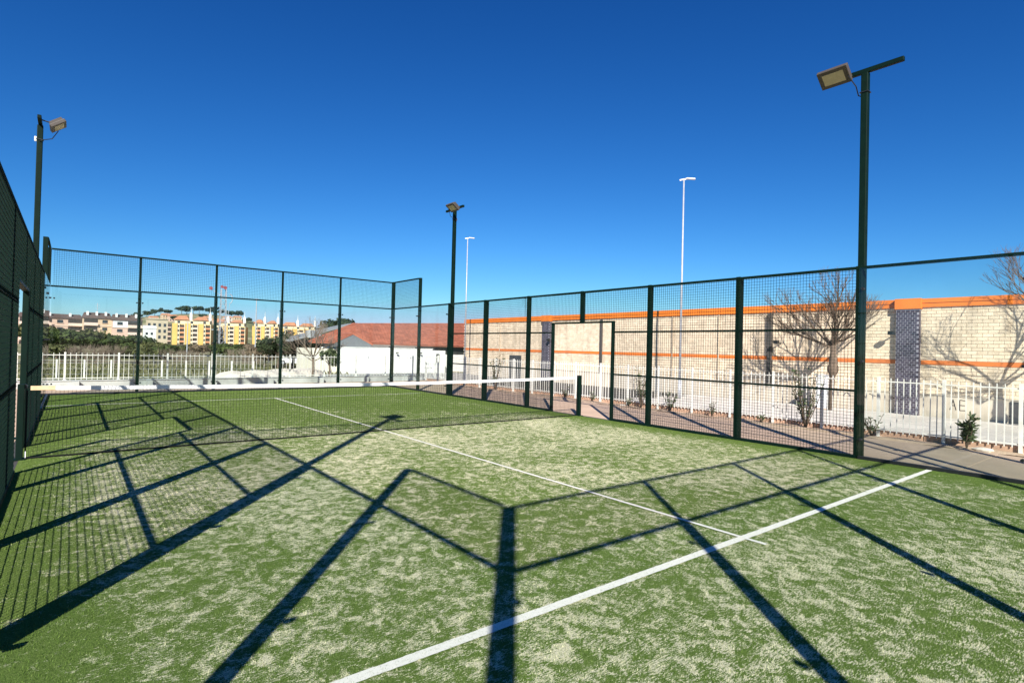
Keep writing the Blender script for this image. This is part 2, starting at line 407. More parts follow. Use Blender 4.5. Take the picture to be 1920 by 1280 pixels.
def clamp(parent, p_, axis):
    b_ = MB(); q = Vector(p_); d = Vector((.03, 0, 0)) if axis == 'x' else Vector((0, .03, 0))
    b_.tube([q-d, q+d], .021, 10); 
    o_ = b_.build('glass_clamp', 'black_metal', parent, org=p_)
    return o_
def pane(parent, axis, c, a0, a1, z0=.045, z1=2.945):
    b_ = MB()
    if axis == 'x': b_.span(c-.005, c+.005, a0, a1, z0, z1)
    else: b_.span(a0, a1, c-.005, c+.005, z0, z1)
    return b_.build('glass_pane', 'court_glass', parent)
def post(parent, x, y, wx, wy, z0, z1, name='post'):
    o_ = MB().span(x-wx/2, x+wx/2, y-wy/2, y+wy/2, z0, z1).build(name, 'green_paint', parent, org=(x, y, z0), bevel=.006); return o_
def bolt_plate(parent, x, y):
    MB().span(x-.09, x+.09, y-.09, y+.09, -.012, .004).build('base_plate', 'green_paint', parent, org=(x, y, 0))

def side_wall(s, label):
    t = thing('side_fence', label, 'fence', (s*5.05, 0, 0), 'steel and glass walls round the padel court')
    gx = s*5.015
    for y in (-8, -6, -4, -2, 2, 4, 6, 8):
        dx = .14 if abs(y) in (4, 6) else .10
        post(t, s*(5.03+dx/2), y, dx, .08, 0, HI if abs(y) == 8 else TOP+.01)
        bolt_plate(t, s*(5.03+dx/2)+s*.02, y)
    post(t, s*5.08, 0, .10, .08, 2.225, TOP+.01)
    for y in (-1, 1): post(t, s*5.055, y, .07, .06, 0, 2.2, 'door_jamb')
    MB().span(s*5.02, s*5.09, -1.03, 1.03, 2.2, 2.24).build('door_lintel', 'green_paint', t, org=(s*5.055, 0, 2.2))
    MB().span(s*5.022, s*5.062, -9.94, 9.94, TOP-.045, TOP).build('top_rail', 'green_paint', t)
    for y0, y1 in ((-10, -8), (8, 10)):
        MB().span(s*5.022, s*5.062, y0+.06, y1-.06, HI-.045, HI+.001).build('upper_rail', 'green_paint', t)
    for y0, y1 in ((-6, -1), (1, 6)):
        for z in (1.04, 1.99):
            MB().span(s*5.024, s*5.054, y0+.04, y1-.04, z-.017, z+.017).build('mid_rail', 'green_paint', t)
        MB().span(s*5.0, s*5.06, y0, y1, .004, .045).build('bottom_rail', 'green_paint', t)
    for y0, y1 in ((-9.94, -6.04), (6.04, 9.94)):
        MB().span(s*4.99, s*5.05, y0, y1, .004, .05).build('glass_channel', 'black_metal', t)
    for y0, y1 in ((-6, -4), (-4, -2), (-2, -1), (1, 2), (2, 4), (4, 6)):
        mesh_panel(t, 'x', gx, y0+.003, y1-.003, .03, TOP-.03)
    for y0, y1 in ((-1, 0), (0, 1)): mesh_panel(t, 'x', gx, y0+.01, y1-.01, 2.24, TOP-.03)
    for y0, y1 in ((-10, -8), (-8, -6), (6, 8), (8, 10)):
        pane(t, 'x', s*5.016, y0+.012, y1-.012)
        for z in (.3, 1.5, 2.62):
            for y in (y0+.07, y1-.07):
                clamp(t, (s*5.016, y, z), 'x')
    for y0, y1 in ((-10, -8), (8, 10)): mesh_panel(t, 'x', gx, y0+.03, y1-.03, TOP, HI-.03, .0042 if y0 > 0 else .003)
    return t
def end_wall(s, label):
    t = thing('end_wall', label, 'glass wall', (0, s*10.05, 0), 'steel and glass walls round the padel court')
    for x in (-5, -3, -1, 1, 3, 5):
        if abs(x) == 5:
            X = math.copysign(5.075, x); post(t, X, s*10.075, .11, .11, 0, HI+.01, 'corner_post')
        else:
            X = x; post(t, X, s*10.085, .08, .10, 0, TOP-.01); post(t, X, s*10.075, .06, .06, TOP-.01, HI, 'upper_post')
        bolt_plate(t, X, s*10.11)
    MB().span(-5.01, 5.01, s*10.022, s*10.062, TOP-.045, TOP-.002).build('middle_rail', 'green_paint', t)
    MB().span(-5.01, 5.01, s*10.022, s*10.062, HI-.045, HI-.002).build('top_rail', 'green_paint', t)
    MB().span(-5.01, 5.01, s*9.99, s*10.05, .004, .05).build('glass_channel', 'black_metal', t)
    for x0 in (-5, -3, -1, 1, 3):
        pane(t, 'y', s*10.016, x0+.012, x0+1.988)
        mesh_panel(t, 'y', s*10.015, x0+.03, x0+1.97, TOP, HI-.03, .0042 if s > 0 else .003)
        for z in (.3, 1.5, 2.62):
            for x in (x0+.07, x0+1.93): clamp(t, (x, s*10.016, z), 'y')
    return t
side_wall(1, 'long green mesh fence with open doorway, along the concrete pavement and white railing')
side_wall(-1, 'green mesh fence at the left edge, seen almost edge on')
end_wall(1, 'glass end wall topped with wire mesh beyond the net, facing the far apartment blocks')
end_wall(-1, 'near glass end wall behind the viewer, known by its post shadows on the turf')

# ------------------------------------------------------------------ floodlights of the court
def floodlight(sx, sy, label):
    X, Y = sx*5.20 - sx*.03, sy*6.0
    t = thing('floodlight_pole', label, 'floodlight', (X, Y, 0), 'floodlights at the court posts')
    MB().span(X-.05, X+.05, Y-.05, Y+.05, -.005, 6.03).build('pole', 'green_paint', t, bevel=.01)
    MB().span(X-.13, X+.13, Y-.13, Y+.13, -.02, .006).build('base_plate', 'green_paint', t)
    MB().span(X-.033, X+.033, Y-.52, Y+.52, 6.032, 6.10).build('cross_arm', 'green_paint', t, bevel=.006)
    MB().span(X-.062, X+.062, Y-.062, Y+.062, 5.72, 5.735).build('collar', 'black_metal', t)
    # lamp head, turned down towards the court
    yc = Y - sy*.34; C = Vector((X - sx*.30, yc, 6.0)); tilt = math.radians(38)
    n = Vector((-sx*math.sin(tilt), 0, -math.cos(tilt))); a_ = Vector((0, 1, 0)); b_ = n.cross(a_)
    def slab(w, h, d0, d1, inset=0):
        k = MB(); vs_ = []
        for d, q in ((d0, 1), (d1, 1-inset)):
            for i, j in ((-1, -1), (1, -1), (1, 1), (-1, 1)): vs_.append(C + a_*i*w/2*q + b_*j*h/2*q + n*d)
        k.add(vs_, [(3, 2, 1, 0), (4, 5, 6, 7), (0, 1, 5, 4), (1, 2, 6, 5), (2, 3, 7, 6), (3, 0, 4, 7)]); return k
    hd = slab(.44, .30, -.035, .03, .0).build('lamp_head', 'lamp_housing', t, org=C, bevel=.008)
    slab(.31, .185, .0305, .034).build('lens', 'lamp_lens', hd, org=C)
    for i in range(7):
        y_ = yc - .2 + i*.4/6
        MB().beam(C + a_*(y_-yc) - b_*.12 - n*.06, C + a_*(y_-yc) + b_*.12 - n*.06, .012, .05, up=n).build('cooling_fin', 'lamp_housing', hd, org=C)
    MB().beam((X, yc, 6.06), C - n*.02 + Vector((sx*.02, 0, 0)), .05, .012).build('bracket', 'black_metal', t)
    MB().tube([C+Vector((0, sy*.2, -.05)), C+Vector((sx*.10, sy*.28, -.22)), Vector((X-sx*.02, Y-sy*.09, 5.70)), Vector((X, Y-sy*.05, 5.68))], .009, 5).build('cable', 'black_metal', t)
    MB().span(X+sx*.05, X+sx*.09, Y-.025, Y+.025, 5.68, 5.78).build('junction_box', 'white_box', t, bevel=.008)
    return t
floodlight(1, -1, 'tall floodlight pole beside the tall bare tree, nearest on the right')
floodlight(1, 1, 'floodlight pole rising behind the net, between red roof and beige shop')
floodlight(-1, 1, 'floodlight pole behind the left mesh fence, lamp pointing right')
floodlight(-1, -1, 'floodlight pole left of the viewer, its lamp shadow lying across the net')

# ------------------------------------------------------------------ net
t = thing('padel_net', 'black net with white top band stretched across the court', 'net', (0, 0, 0))
for s in (-1, 1):
    p_ = MB().span(s*5.02-.035, s*5.02+.035, -.05, .05, 0, .96).build('net_post', 'green_paint', t, org=(s*5.02, 0, 0), bevel=.006)
    MB().span(s*5.02-.07, s*5.02+.07, -.08, .08, .0, .012).build('foot_plate', 'green_paint', p_, org=(s*5.02, 0, 0))
    MB().tube([(s*4.985, -.02, .93), (s*4.985, .02, .93)], .03, 10).build('winder', 'black_metal', p_, org=(s*4.985, 0, .93))
def ntop(x): return .885 + .05*abs(x/5)**1.6
b_ = MB(); w = .0032
x = -4.97
rn = random.Random(3)
while x < 4.98:
    z1 = ntop(x)-.05; sway = .012*math.sin(x*1.7)
    b_.add([(x-w/2, sway, .01), (x+w/2, sway, .01), (x+w/2, 0, z1), (x-w/2, 0, z1), (x-w/2, sway+w, .01), (x+w/2, sway+w, .01), (x+w/2, w, z1), (x-w/2, w, z1)],
           [(0, 1, 2, 3), (7, 6, 5, 4), (0, 3, 7, 4), (1, 5, 6, 2)])
    x += .042
for k in range(21):
    q = [(x_, (.012*math.sin(x_*1.7))*(1-k/20), .012 + (ntop(x_)-.065)*k/20 + .003*math.sin(x_*3+k)) for x_ in np.linspace(-4.98, 4.98, 40)]
    b_.tube(q, w/2, 4, cap=False)
b_.build('netting', 'black_net', t, kind='stuff')
def band(x0, x1, off, name, mat):
    k = MB(); xs_ = np.linspace(x0, x1, 60); n = len(xs_); vs_ = []
    for yy, dz in ((-off, -.055), (-off, 0), (off, 0), (off, -.055)):
        vs_ += [(x_, yy, ntop(x_)+dz+.002*math.sin(x_*5)) for x_ in xs_]
    fs = []
    for q in range(3): fs += [(q*n+i, q*n+i+1, (q+1)*n+i+1, (q+1)*n+i) for i in range(n-1)]
    fs += [(3*n+i, 3*n+i+1, i+1, i) for i in range(n-1)]
    k.add(vs_, fs); return k.build(name, mat, t)
band(-4.68, 4.93, .008, 'top_band', 'white_tape')
band(-4.93, -4.676, .0075, 'band_end', 'cream_tape')['label'] = 'yellowed left end of the net band'
for s in (-1, 1): MB().tube([(s*4.93, 0, .93-.02), (s*4.99, 0, .935)], .005, 6).build('net_cable', 'black_metal', t)
MB().tube([(x_, .012*math.sin(x_*1.7), .014) for x_ in np.linspace(-4.97, 4.97, 60)], .012, 6).build('bottom_tape', 'black_net', t)
for s in (-1, 1): MB().tube([(s*4.96, 0, .02), (s*4.96, 0, .88)], .007, 6).build('side_rod', 'black_net', t)
MB().span(-4.972, -4.955, -.02, .0, .02, .10).build('net_tie', 'white_tape', t)

# ------------------------------------------------------------------ white railings
def railing(name, label, A, B, z0, z1, pitch, per, bar_w, post_w, kerb_h=0, first=0, group='white steel railings'):
    """bars one by one, a thicker post every `per` bars, two rails"""
    A, B = Vector(A), Vector(B); d = (B-A); L_ = d.length; d.normalize(); ang = math.atan2(d.y, d.x)
    t = thing(name, label, 'railing', A, group)
    bm_ = MB().box((0, 0, (z0+kerb_h+z1)/2), (bar_w, bar_w*.8, z1-z0-kerb_h)).mesh('bar', 'white_steel')
    pm_ = MB().box((0, 0, (z0+z1+.02)/2), (post_w, post_w, z1-z0+.02)).box((0, -.0, z0+.006), (post_w*2.2, post_w*2.2, .012)).mesh('post', 'white_steel')
    n = int(L_/pitch)
    for i in range(n+1):
        q = A + d*pitch*i
        if (i-first) % per == 0: link('post', pm_, t, q-A+Vector((0, 0, 0)), rot=(0, 0, ang))
        else: link('bar', bm_, t, q-A, rot=(R.uniform(-.006, .006), R.uniform(-.006, .006), ang))
    for z in (z0+kerb_h+.06, z1-.07):
        for i in range(n//per+1):
            s0 = (first % per)*pitch + (i-1)*per*pitch; s1 = s0 + per*pitch
            s0, s1 = max(0, s0)+post_w/2, min(L_, s1)-post_w/2
            if s1-s0 < .05: continue
            MB().beam(A+d*s0+Vector((0, 0, z)), A+d*s1+Vector((0, 0, z)), .015, .022).build('rail', 'white_steel', t)
    return t
railing('white_railing', 'long white barred railing between the pavement and the beige shop', (8.2, -11.67, 0), (8.2, 13.0, 0), -.02, 1.16, .107, 10, .015, .05, .1, first=0)
kb = thing('kerb_row', 'row of salmon kerb blocks under the white railing on the sand strip', 'kerb', (8.29, 0, 0))
y = -12.0
km = MB().box((0, 0, .04), (.10, .985, .13)).mesh('kerb_stone', 'salmon_kerb')
while y < 12.5:
    link('kerb_stone', km, kb, (0, y+.5, R.uniform(-.006, .006))); y += 1.0

# low wall at the end of the platform with its own railing
A, B = Vector((-9.5, 12.62, 0)), Vector((8.2, 13.35, 0)); d = (B-A).normalized(); nrm = Vector((-d.y, d.x, 0))
lw = thing('low_wall', 'low pale concrete wall under the railing beyond the court', 'wall', A)
b_ = MB(); L_ = (B-A).length
b_.beam(A+Vector((0, 0, .09)), B+Vector((0, 0, .09)), .2, .24); b_.build('wall_body', 'pale_wall', lw)
b_ = MB(); b_.beam(A+Vector((0, 0, .2225)), B+Vector((0, 0, .2225)), .26, .023); b_.build('coping', 'pale_wall', lw)
for k in range(9):
    q = A + d*(1.2+k*1.95) - nrm*.19
    MB().beam(q+Vector((0, 0, -.03)), q+Vector((0, 0, .20)), .22, .17, up=(d.x, d.y, 0)).build('buttress', 'pale_wall', lw, org=q)
railing('end_railing', 'white barred railing on the low wall, in front of the field and far blocks', A+Vector((0, 0, 0)), B, .234, 1.09, .138, 10, .0125, .05, 0.0, first=5)
# gate at the right end of the low wall
g = thing('white_gate', 'narrow white barred gate beside the white single storey building', 'gate', (8.35, 13.4, 0))
for i in range(12): MB().span(8.4+i*.09, 8.42+i*.09, 13.39, 13.41, .05, 1.1).build('bar', 'white_steel', g)
for z in (.1, .55, 1.05): MB().span(8.36, 9.45, 13.385, 13.415, z-.02, z+.02).build('rail', 'white_steel', g)

# ------------------------------------------------------------------ shop with block wall
WX = 29.1; ZB = LOW; ZT = 4.56
shop = thing('shop_building', 'long beige block wall of a shop with orange coping and orange stripe', 'building', (WX, 0, LOW))
Y0, Y1 = -24.0, 41.4
MB().span(WX+.06, WX+30, Y0, Y1, LOW, ZT-.05).build('wall', 'mortar', shop)
MB().span(WX-.02, WX+.4, Y0, Y1, LOW, -.24).build('plinth', 'plinth', shop)
MB().span(WX-.06, WX+.4, Y0, Y1, -.239, -.19).build('plinth_ledge', 'plinth', shop)
zs0 = -.188; BH = .166; BL = .40
pil = [-14.0, .33, 27.9]
def in_pil(y0, y1): return any(y0 > c-.5 and y1 < c+.5 for c in pil)
full = MB().box((0, 0, 0), (.09, BL-.014, BH-.014)).mesh('block', 'split_block')
# slightly pillowed face
near, rest = [], MB()
STR0, STR1 = 1.26, 1.47     # orange stripe band
row = 0; z = zs0
while z < 4.14:
    y = Y0 + (BL/2 if row % 2 else 0)
    while y < Y1-.2:
        if not in_pil(y, y+BL):
            near.append((y+BL/2, z+BH/2))
        y += BL
    z += BH; row += 1
vis = sorted([b_ for b_ in near if -7.2 < b_[0] < 4.4 and b_[1] > -.1], key=lambda b_: (abs(b_[0]+1.9)))
pick = set(vis[:300])
rb = random.Random(8)
for (yc, zc) in near:
    off = rb.uniform(0, .014)
    if (yc, zc) in pick: link('block', full, shop, Vector((WX+.035-off, yc, zc)) - wpos(shop))
    else: rest.box((WX+.035-off, yc, zc), (.09, BL-.014, BH-.014))
rest.build('block_courses', 'split_block', shop, kind='stuff')
# stripe of flush painted panels between the pilasters, coping
edges = [Y0] + [v_ for c in pil for v_ in (c-.52, c+.52)] + [Y1]
for i in range(0, len(edges), 2):
    MB().span(WX-.045, WX-.026, edges[i]+.01, edges[i+1]-.01, STR0, STR1).build('orange_stripe', 'orange_stripe', shop)
    MB().span(WX-.10, WX+.5, edges[i], edges[i+1], 4.13, 4.335).build('coping_panel', 'orange_panel', shop)
    MB().span(WX-.13, WX+.5, edges[i], edges[i+1], 4.345, ZT).build('coping_panel', 'orange_panel', shop)
    MB().span(WX-.04, WX+.5, edges[i], edges[i+1], 4.334, 4.346).build('coping_joint', 'dark_strip', shop)
tw, th = .20, .118
for c in pil:
    MB().span(WX-.30, WX+.1, c-.5, c+.5, LOW, 4.05).build('pilaster', 'pale_joint', shop, org=(WX, c, LOW))
    b_ = MB(); z = LOW+.04; k = 0
    while z < 3.98:
        y = c-.5+(tw/2 if k % 2 else 0)
        while y < c+.5-.03:
            y1 = min(y+tw-.030, c+.499)
            b_.span(WX-.312, WX-.29, y, y1, z, z+th-.018); y += tw
        for x in (WX-.30, WX-.18): b_.span(x, x+.105, c-.509, c-.49, z, z+th-.012)
        z += th; k += 1
    b_.build('pilaster_tiles', 'purple_brick', shop, kind='stuff')
    MB().span(WX-.36, WX+.5, c-.56, c+.56, 4.052, ZT+.02).build('pilaster_cap', 'orange_panel', shop)
# openings, pipes and paint on the plinth
for yc, w_, z0, z1 in ((-3.9, .55, LOW+.02, -.3), (-6.0, 1.3, LOW+.02, -.28), (32.5, 1.8, LOW, .9)):
    MB().span(WX-.07, WX-.03, yc-w_/2, yc+w_/2, z0, z1).build('service_door', 'dark_door', shop)
MB().span(WX-.22, WX-.02, 7.42, 7.66, -.18, 4.05).build('drain_box', 'dark_strip', shop, org=(WX, 7.5, 0))
MB().span(WX-.16, WX-.02, 21.3, 21.5, -.18, 4.1).build('downpipe', 'dark_strip', shop, org=(WX, 21.4, 0))
for yc in (14.6, 11.0, 35.0):
    MB().tube([(WX-.09, yc, -.1), (WX-.09, yc, 4.1)], .04, 8).build('downpipe', 'mortar', shop)
g = MB()
for pts in (((-.0, -.9), (.12, -.4), (.24, -.9)), ((.06, -.68), (.18, -.68)), ((.38, -.9), (.38, -.4)), ((.38, -.4), (.62, -.42)), ((.38, -.65), (.58, -.65)), ((.38, -.9), (.62, -.88)),
            ((2.2, -.45), (2.5, -.6)), ((2.5, -.45), (2.2, -.62)), ((2.05, -.9), (2.2, -.75)), ((-2.2, -1.0), (-2.3, -.75)), ((-2.35, -.78), (-2.5, -1.0)), ((-2.6, -.8), (-2.75, -.95)), ((3.2, -.5), (3.5, -.4)), ((3.6, -.7), (3.8, -.45)), ((4.4, -.6), (4.6, -.4), (4.8, -.6))):
    for (a0, z0), (a1, z1) in zip(pts[:-1], pts[1:]):
        g.beam((WX-.024, -1.4+(-a0 if a0 < 1 and a0 >= 0 else a0), z0), (WX-.024, -1.4+(-a1 if a1 < 1 and a1 >= 0 else a1), z1), .006, .035, up=(0, -(z1-z0), (a1-a0)))
g.build('graffiti', 'spray_paint', shop)
# wall lamps by the pilasters
def wall_lamp(yc, zc, label):
    t = thing('wall_lamp', label, 'wall lamp', (WX-.05, yc, zc), 'wall lamps on the shop')
    MB().beam((WX-.03, yc, zc), (WX-.5, yc, zc+.10), .05).build('arm', 'black_metal', t)
    MB().span(WX-.72, WX-.48, yc-.13, yc+.13, zc-.02, zc+.17).build('lamp_head', 'black_metal', t, bevel=.02)
wall_lamp(6.9, 2.25, 'black box lamp on the shop wall left of the bare tree')
wall_lamp(.33+.62, 2.75, 'small lamp at the tiled pilaster right of the bare tree')
wall_lamp(27.2, 2.3, 'small dark lamp near the far end of the shop wall')
an = thing('roof_aerial', 'thin aerial on the shop roof near its far end', 'aerial', (31, 33.5, ZT))
MB().tube([(31, 33.5, ZT-.1), (31, 33.5, ZT+2.2)], .03, 6).build('mast', 'black_metal', an)
for k in range(5): MB().beam((30.5, 33.5, ZT+1.2+k*.2), (31.5, 33.5, ZT+1.2+k*.2), .02).build('element', 'black_metal', an)

# cabinet beside the tree
c = thing('utility_cabinet', 'pale utility cabinet standing left of the bare tree trunk', 'cabinet', (27.4, 3.75, LOW))
MB().span(27.2, 27.7, 3.45, 4.05, LOW+.1, .5).build('cabinet_body', 'white_box', c, bevel=.02)
MB().span(27.15, 27.75, 3.4, 4.1, .5, .56).build('cabinet_roof', 'white_box', c)
MB().span(27.18, 27.72, 3.43, 4.07, LOW, LOW+.1).build('cabinet_base', 'concrete', c)
MB().span(27.185, 27.199, 3.735, 3.745, LOW+.14, .46).build('door_gap', 'dark_strip', c)

# ------------------------------------------------------------------ street lamps
def street_lamp(p_, top, head_dir, label):
    p_ = Vector(p_); t = thing('street_lamp', label, 'street lamp', p_, 'white street lamps')
    MB().tube([p_, p_+Vector((0, 0, 1.2))], [.13, .12], 12).build('base', 'galvanised', t, smooth=True)
    MB().tube([p_+Vector((0, 0, 1.2)), Vector((p_.x, p_.y, top))], [.075, .045], 12).build('pole', 'galvanised', t, smooth=True)
    h = Vector(head_dir).normalized(); q = Vector((p_.x, p_.y, top))
    MB().beam(q-h*.25+Vector((0, 0, .02)), q+h*.2+Vector((0, 0, .08)), .08).build('bracket', 'white_box', t)
    MB().beam(q+h*.15+Vector((0, 0, .10)), q+h*.68+Vector((0, 0, .03)), .24, .07).build('lamp_head', 'white_box', t, bevel=.02)
    return t
street_lamp((25.34, 11.36, LOW), 12.35, (.55, -.83, 0), 'tall pale street lamp in front of the shop wall, nearer of two')
street_lamp((25.6, 36.07, LOW), 12.15, (.7, -.7, 0), 'tall pale street lamp near the far end of the shop')

# ------------------------------------------------------------------ trees
def branchy(b_, p_, d, L_, r_, depth, rng, up=.12, split=(2, 3), n=5, spread=.65, shrink=.74, fine=None):
    """recursive bare branches"""
    p_ = Vector(p_); d = Vector(d).normalized()
    mid = p_ + d*L_*.5 + Vector((rng.uniform(-1, 1), rng.uniform(-1, 1), rng.uniform(-1, 1)))*L_*.06
    d2 = (d + Vector((rng.uniform(-1, 1), rng.uniform(-1, 1), rng.uniform(-.3, 1)))*.18).normalized()
    q = mid + d2*L_*.5
    tgt = b_ if depth > 2 or fine is None else fine
    tgt.tube([p_, mid, q], [r_, r_*.85, r_*.68], n if depth > 2 else 3, cap=False)
    if depth == 0: return
    for k in range(rng.randint(*split)):
        nd = (d2 + Vector((rng.uniform(-1, 1), rng.uniform(-1, 1), rng.uniform(-.6, .8)))*spread + Vector((0, 0, up))).normalized()
        branchy(b_, q if k or depth > 3 else q, nd, L_*shrink*rng.uniform(.8, 1.15), r_*.62, depth-1, rng, up, split, n, spread, shrink, fine)
    if rng.random() < .9:
        nd = (d + Vector((rng.uniform(-1, 1), rng.uniform(-1, 1), rng.uniform(-.2, .7)))*spread*1.2).normalized()
        branchy(b_, mid, nd, L_*shrink*.8, r_*.45, depth-1 if depth < 3 else depth-2, rng, up, split, n, spread, shrink, fine)
def bare_tree(label, loc, th, cr, seed, group='bare plane trees by the shop', trunk_r=.14, bulge=True, depth=5, tw='twig', limbs=7, mat='bark', rt=.006, zs=1.0):
    loc = Vector(loc); rng = random.Random(seed); t = thing('bare_tree', label, 'tree', loc, group)
    k = MB(); pts, rad = [], []
    prof = [(0, .85), (.45, .72), (.5, .78), (.53, 1.2), (.57, 1.62), (.62, 1.55), (.66, 1.2), (.70, 1.3), (.75, 1.05), (.82, .9), (.92, .82), (1, .9)] if bulge else [(0, 1.15), (.1, .95), (.5, .85), (1, .8)]
    for s, q_ in prof:
        pts.append(loc+Vector((.05*math.sin(s*5)+.08*s, .05*math.cos(s*4), th*s))); rad.append(trunk_r*q_*rng.uniform(.94, 1.06))
    k.tube(pts, rad, 9); k.build('trunk', mat, t, smooth=True)
    b_, fi = MB(), MB()
    top = pts[-1]
    for i in range(limbs):
        an_ = 2*math.pi*i/limbs + rng.uniform(-.3, .3); el = rng.uniform(.22, .95) if i else 1.4
        d_ = Vector((math.cos(an_)*math.cos(el), math.sin(an_)*math.cos(el), math.sin(el)*zs))
        branchy(b_, top-Vector((0, 0, rng.uniform(0, .5))), d_, cr*.34*rng.uniform(.8, 1.15), trunk_r*.36, depth, rng, .10, (2, 3), 5, .52, .72, fi)
    lb = b_.build('limbs', mat, t); fi.build('twigs', tw, t, kind='stuff')
    return t
bare_tree('bare pollarded tree with swollen trunk in front of the shop wall', (27.2, 3.25, LOW), 3.75, 3.7, 21, trunk_r=.17, limbs=12)
bare_tree('bare tree at the right edge, its branches over the orange coping', (26.6, -6.2, LOW), 4.3, 4.0, 36, trunk_r=.13, limbs=9)

def crown(b_, c, rx, ry, rz, n, size, rng, lumps=9, flat=.35):
    """leaf clumps spread through lumps of an uneven crown"""
    L_ = []
    for i in range(lumps):
        th_ = rng.uniform(0, 2*math.pi); ph = rng.uniform(-.35, 1)
        rad = rng.uniform(.35, .75)
        L_.append((c[0]+rx*rad*math.cos(th_)*math.sqrt(max(.05, 1-ph*ph*.6)), c[1]+ry*rad*math.sin(th_)*math.sqrt(max(.05, 1-ph*ph*.6)), c[2]+rz*.62*ph, rng.uniform(.30, .52)))
    vs_, fs = b_.v, b_.f
    for i in range(n):
        lx, ly, lz, lr = L_[rng.randrange(lumps)]
        v_ = Vector((rng.gauss(0, 1), rng.gauss(0, 1), rng.gauss(0, 1))).normalized()
        rr_ = rng.random()**.45
        p_ = Vector((lx+v_.x*rx*lr*rr_, ly+v_.y*ry*lr*rr_, lz+v_.z*rz*lr*rr_))
        nrm_ = (v_ + Vector((rng.uniform(-1, 1), rng.uniform(-1, 1), rng.uniform(-.4, 1)))*.9).normalized()
        a_ = nrm_.orthogonal().normalized(); q = nrm_.cross(a_); an_ = rng.uniform(0, 6.28)
        a2 = a_*math.cos(an_)+q*math.sin(an_); q2 = nrm_.cross(a2)
        s = size*rng.uniform(.55, 1.3); k = len(vs_)
        for i_, j_ in ((-1, -.25), (.1, -.6), (1, .1), (.0, .55)):
            w_ = p_ + a2*i_*s + q2*j_*s + nrm_*s*.15*rng.uniform(-1, 1); vs_.append((w_.x, w_.y, w_.z))
        fs.append((k, k+1, k+2, k+3))
def leafy_tree(name, label, loc, h, rx, rz, mat, seed, n=900, size=.35, group=None, cat='tree', lumps=9, trunk=True):
    loc = Vector(loc); rng = random.Random(seed); t = thing(name, label, cat, loc, group)
    k = MB(); cz = loc.z + h - rz
    k.tube([loc-Vector((0, 0, .3)), loc+Vector((.1, 0, (h-rz)*.6)), (loc.x, loc.y, cz)], [h*.03+.04, h*.024+.03, h*.012+.02], 7)
    for i in range(5):
        an_ = rng.uniform(0, 6.28); k.tube([(loc.x, loc.y, cz-rz*.35), (loc.x+rx*.55*math.cos(an_), loc.y+rx*.55*math.sin(an_), cz+rz*rng.uniform(0, .4))], [h*.012+.015, .02], 5)
    k.build('trunk', 'bark', t)
    b_ = MB(); crown(b_, (loc.x, loc.y, cz), rx, rx, rz, n, size, rng, lumps); b_.build('crown', mat, t, kind='stuff')
    return t

# grove of pines beyond the field, on the left
rg = random.Random(77)
GP = [(-2.4, 104, 4.6, 4.2), (-.9, 98, 4.1, 4.0), (-.2, 118, 4.5, 4.4), (.6, 103, 4.2, 3.8), (1.5, 112, 3.9, 4.0), (2.2, 100, 3.3, 3.4), (3.0, 112, 3.5, 3.8), (3.9, 104, 3.6, 3.6), (4.7, 108, 3.1, 3.4), (5.5, 102, 2.5, 2.9), (6.2, 98, 2.1, 2.6)]
GL = ['at the left end of the grove, against the corner post', 'just right of the corner post', 'behind the corner post trees', 'below the left part of the pink block', 'below the aerial of the pink block', 'low in front of the pink block middle', 'below the right part of the pink block', 'left of the second wall post', 'just right of the second wall post', 'small, near the right end of the grove', 'smallest, at the right end of the grove']
for i, (az_, D, h, rx) in enumerate(GP):
    q = pol(az_, D, LOW)
    leafy_tree('pine_tree', 'dark green rounded pine ' + GL[i], q, h, rx, h*.42, 'pine_leaf' if i % 3 else 'olive_leaf', 100+i, 1700, .30, 'pines of the grove beyond the field', lumps=12)
for i, (az_, D, h, rx, lb) in enumerate([(-.6, 84, 2.2, 2.0, 'low green bush under the grove, nearest the corner post'), (3.2, 82, 2.3, 2.4, 'bright green bush under the grove, left of the second wall post'), (4.4, 80, 1.9, 2.0, 'low green bush under the grove, right of the second wall post'), (5.6, 84, 2.0, 2.0, 'low green bush at the right end of the grove')]):
    leafy_tree('bush', lb, pol(az_, D, LOW), h, rx, h*.48, 'olive_leaf', 140+i, 900, .22, 'bushes along the field edge', 'bush', 8)
def scrub(label, loc, h, rx, seed, n=30, mat='pale_twig', group='leafless scrub along the field'):
    loc = Vector(loc); rng = random.Random(seed); t = thing('bare_scrub', label, 'shrub', loc, group); b_ = MB()
    st = MB()
    for i in range(n):
        an_ = rng.uniform(0, 6.28); rad = rng.random()**.6*rx*.5
        p_ = loc+Vector((rad*math.cos(an_), rad*math.sin(an_), -.1)); d_ = Vector((math.cos(an_)*.5, math.sin(an_)*.5, 1))
        branchy(b_, p_, d_, h*.36, .022*h/2, 3, rng, .05, (2, 3), 3, .6, .75)
    b_.build('twigs', mat, t, kind='stuff')
    st.tube([loc-Vector((0, 0, .1)), loc+Vector((0, 0, h*.4))], [.06, .03], 5).build('stem', 'bark', t)
for i, (az_, D, h, rx, lb) in enumerate([(1.2, 78, 2.3, 3.2, 'brown leafless scrub at the foot of the pine grove'), (2.0, 80, 2.4, 3.2, 'greyish leafless scrub under the grove, left of the second wall post'), (7.2, 82, 2.0, 2.6, 'leafless scrub below the left yellow block'), (8.4, 84, 1.8, 2.8, 'leafless scrub below the middle of the yellow block'), (12.6, 80, 2.2, 3.0, 'brown leafless scrub right of the lattice mast'), (13.6, 84, 2.4, 3.0, 'brown leafless scrub between the two yellow blocks')]):
    scrub(lb, pol(az_, D, LOW), h, rx, 300+i)
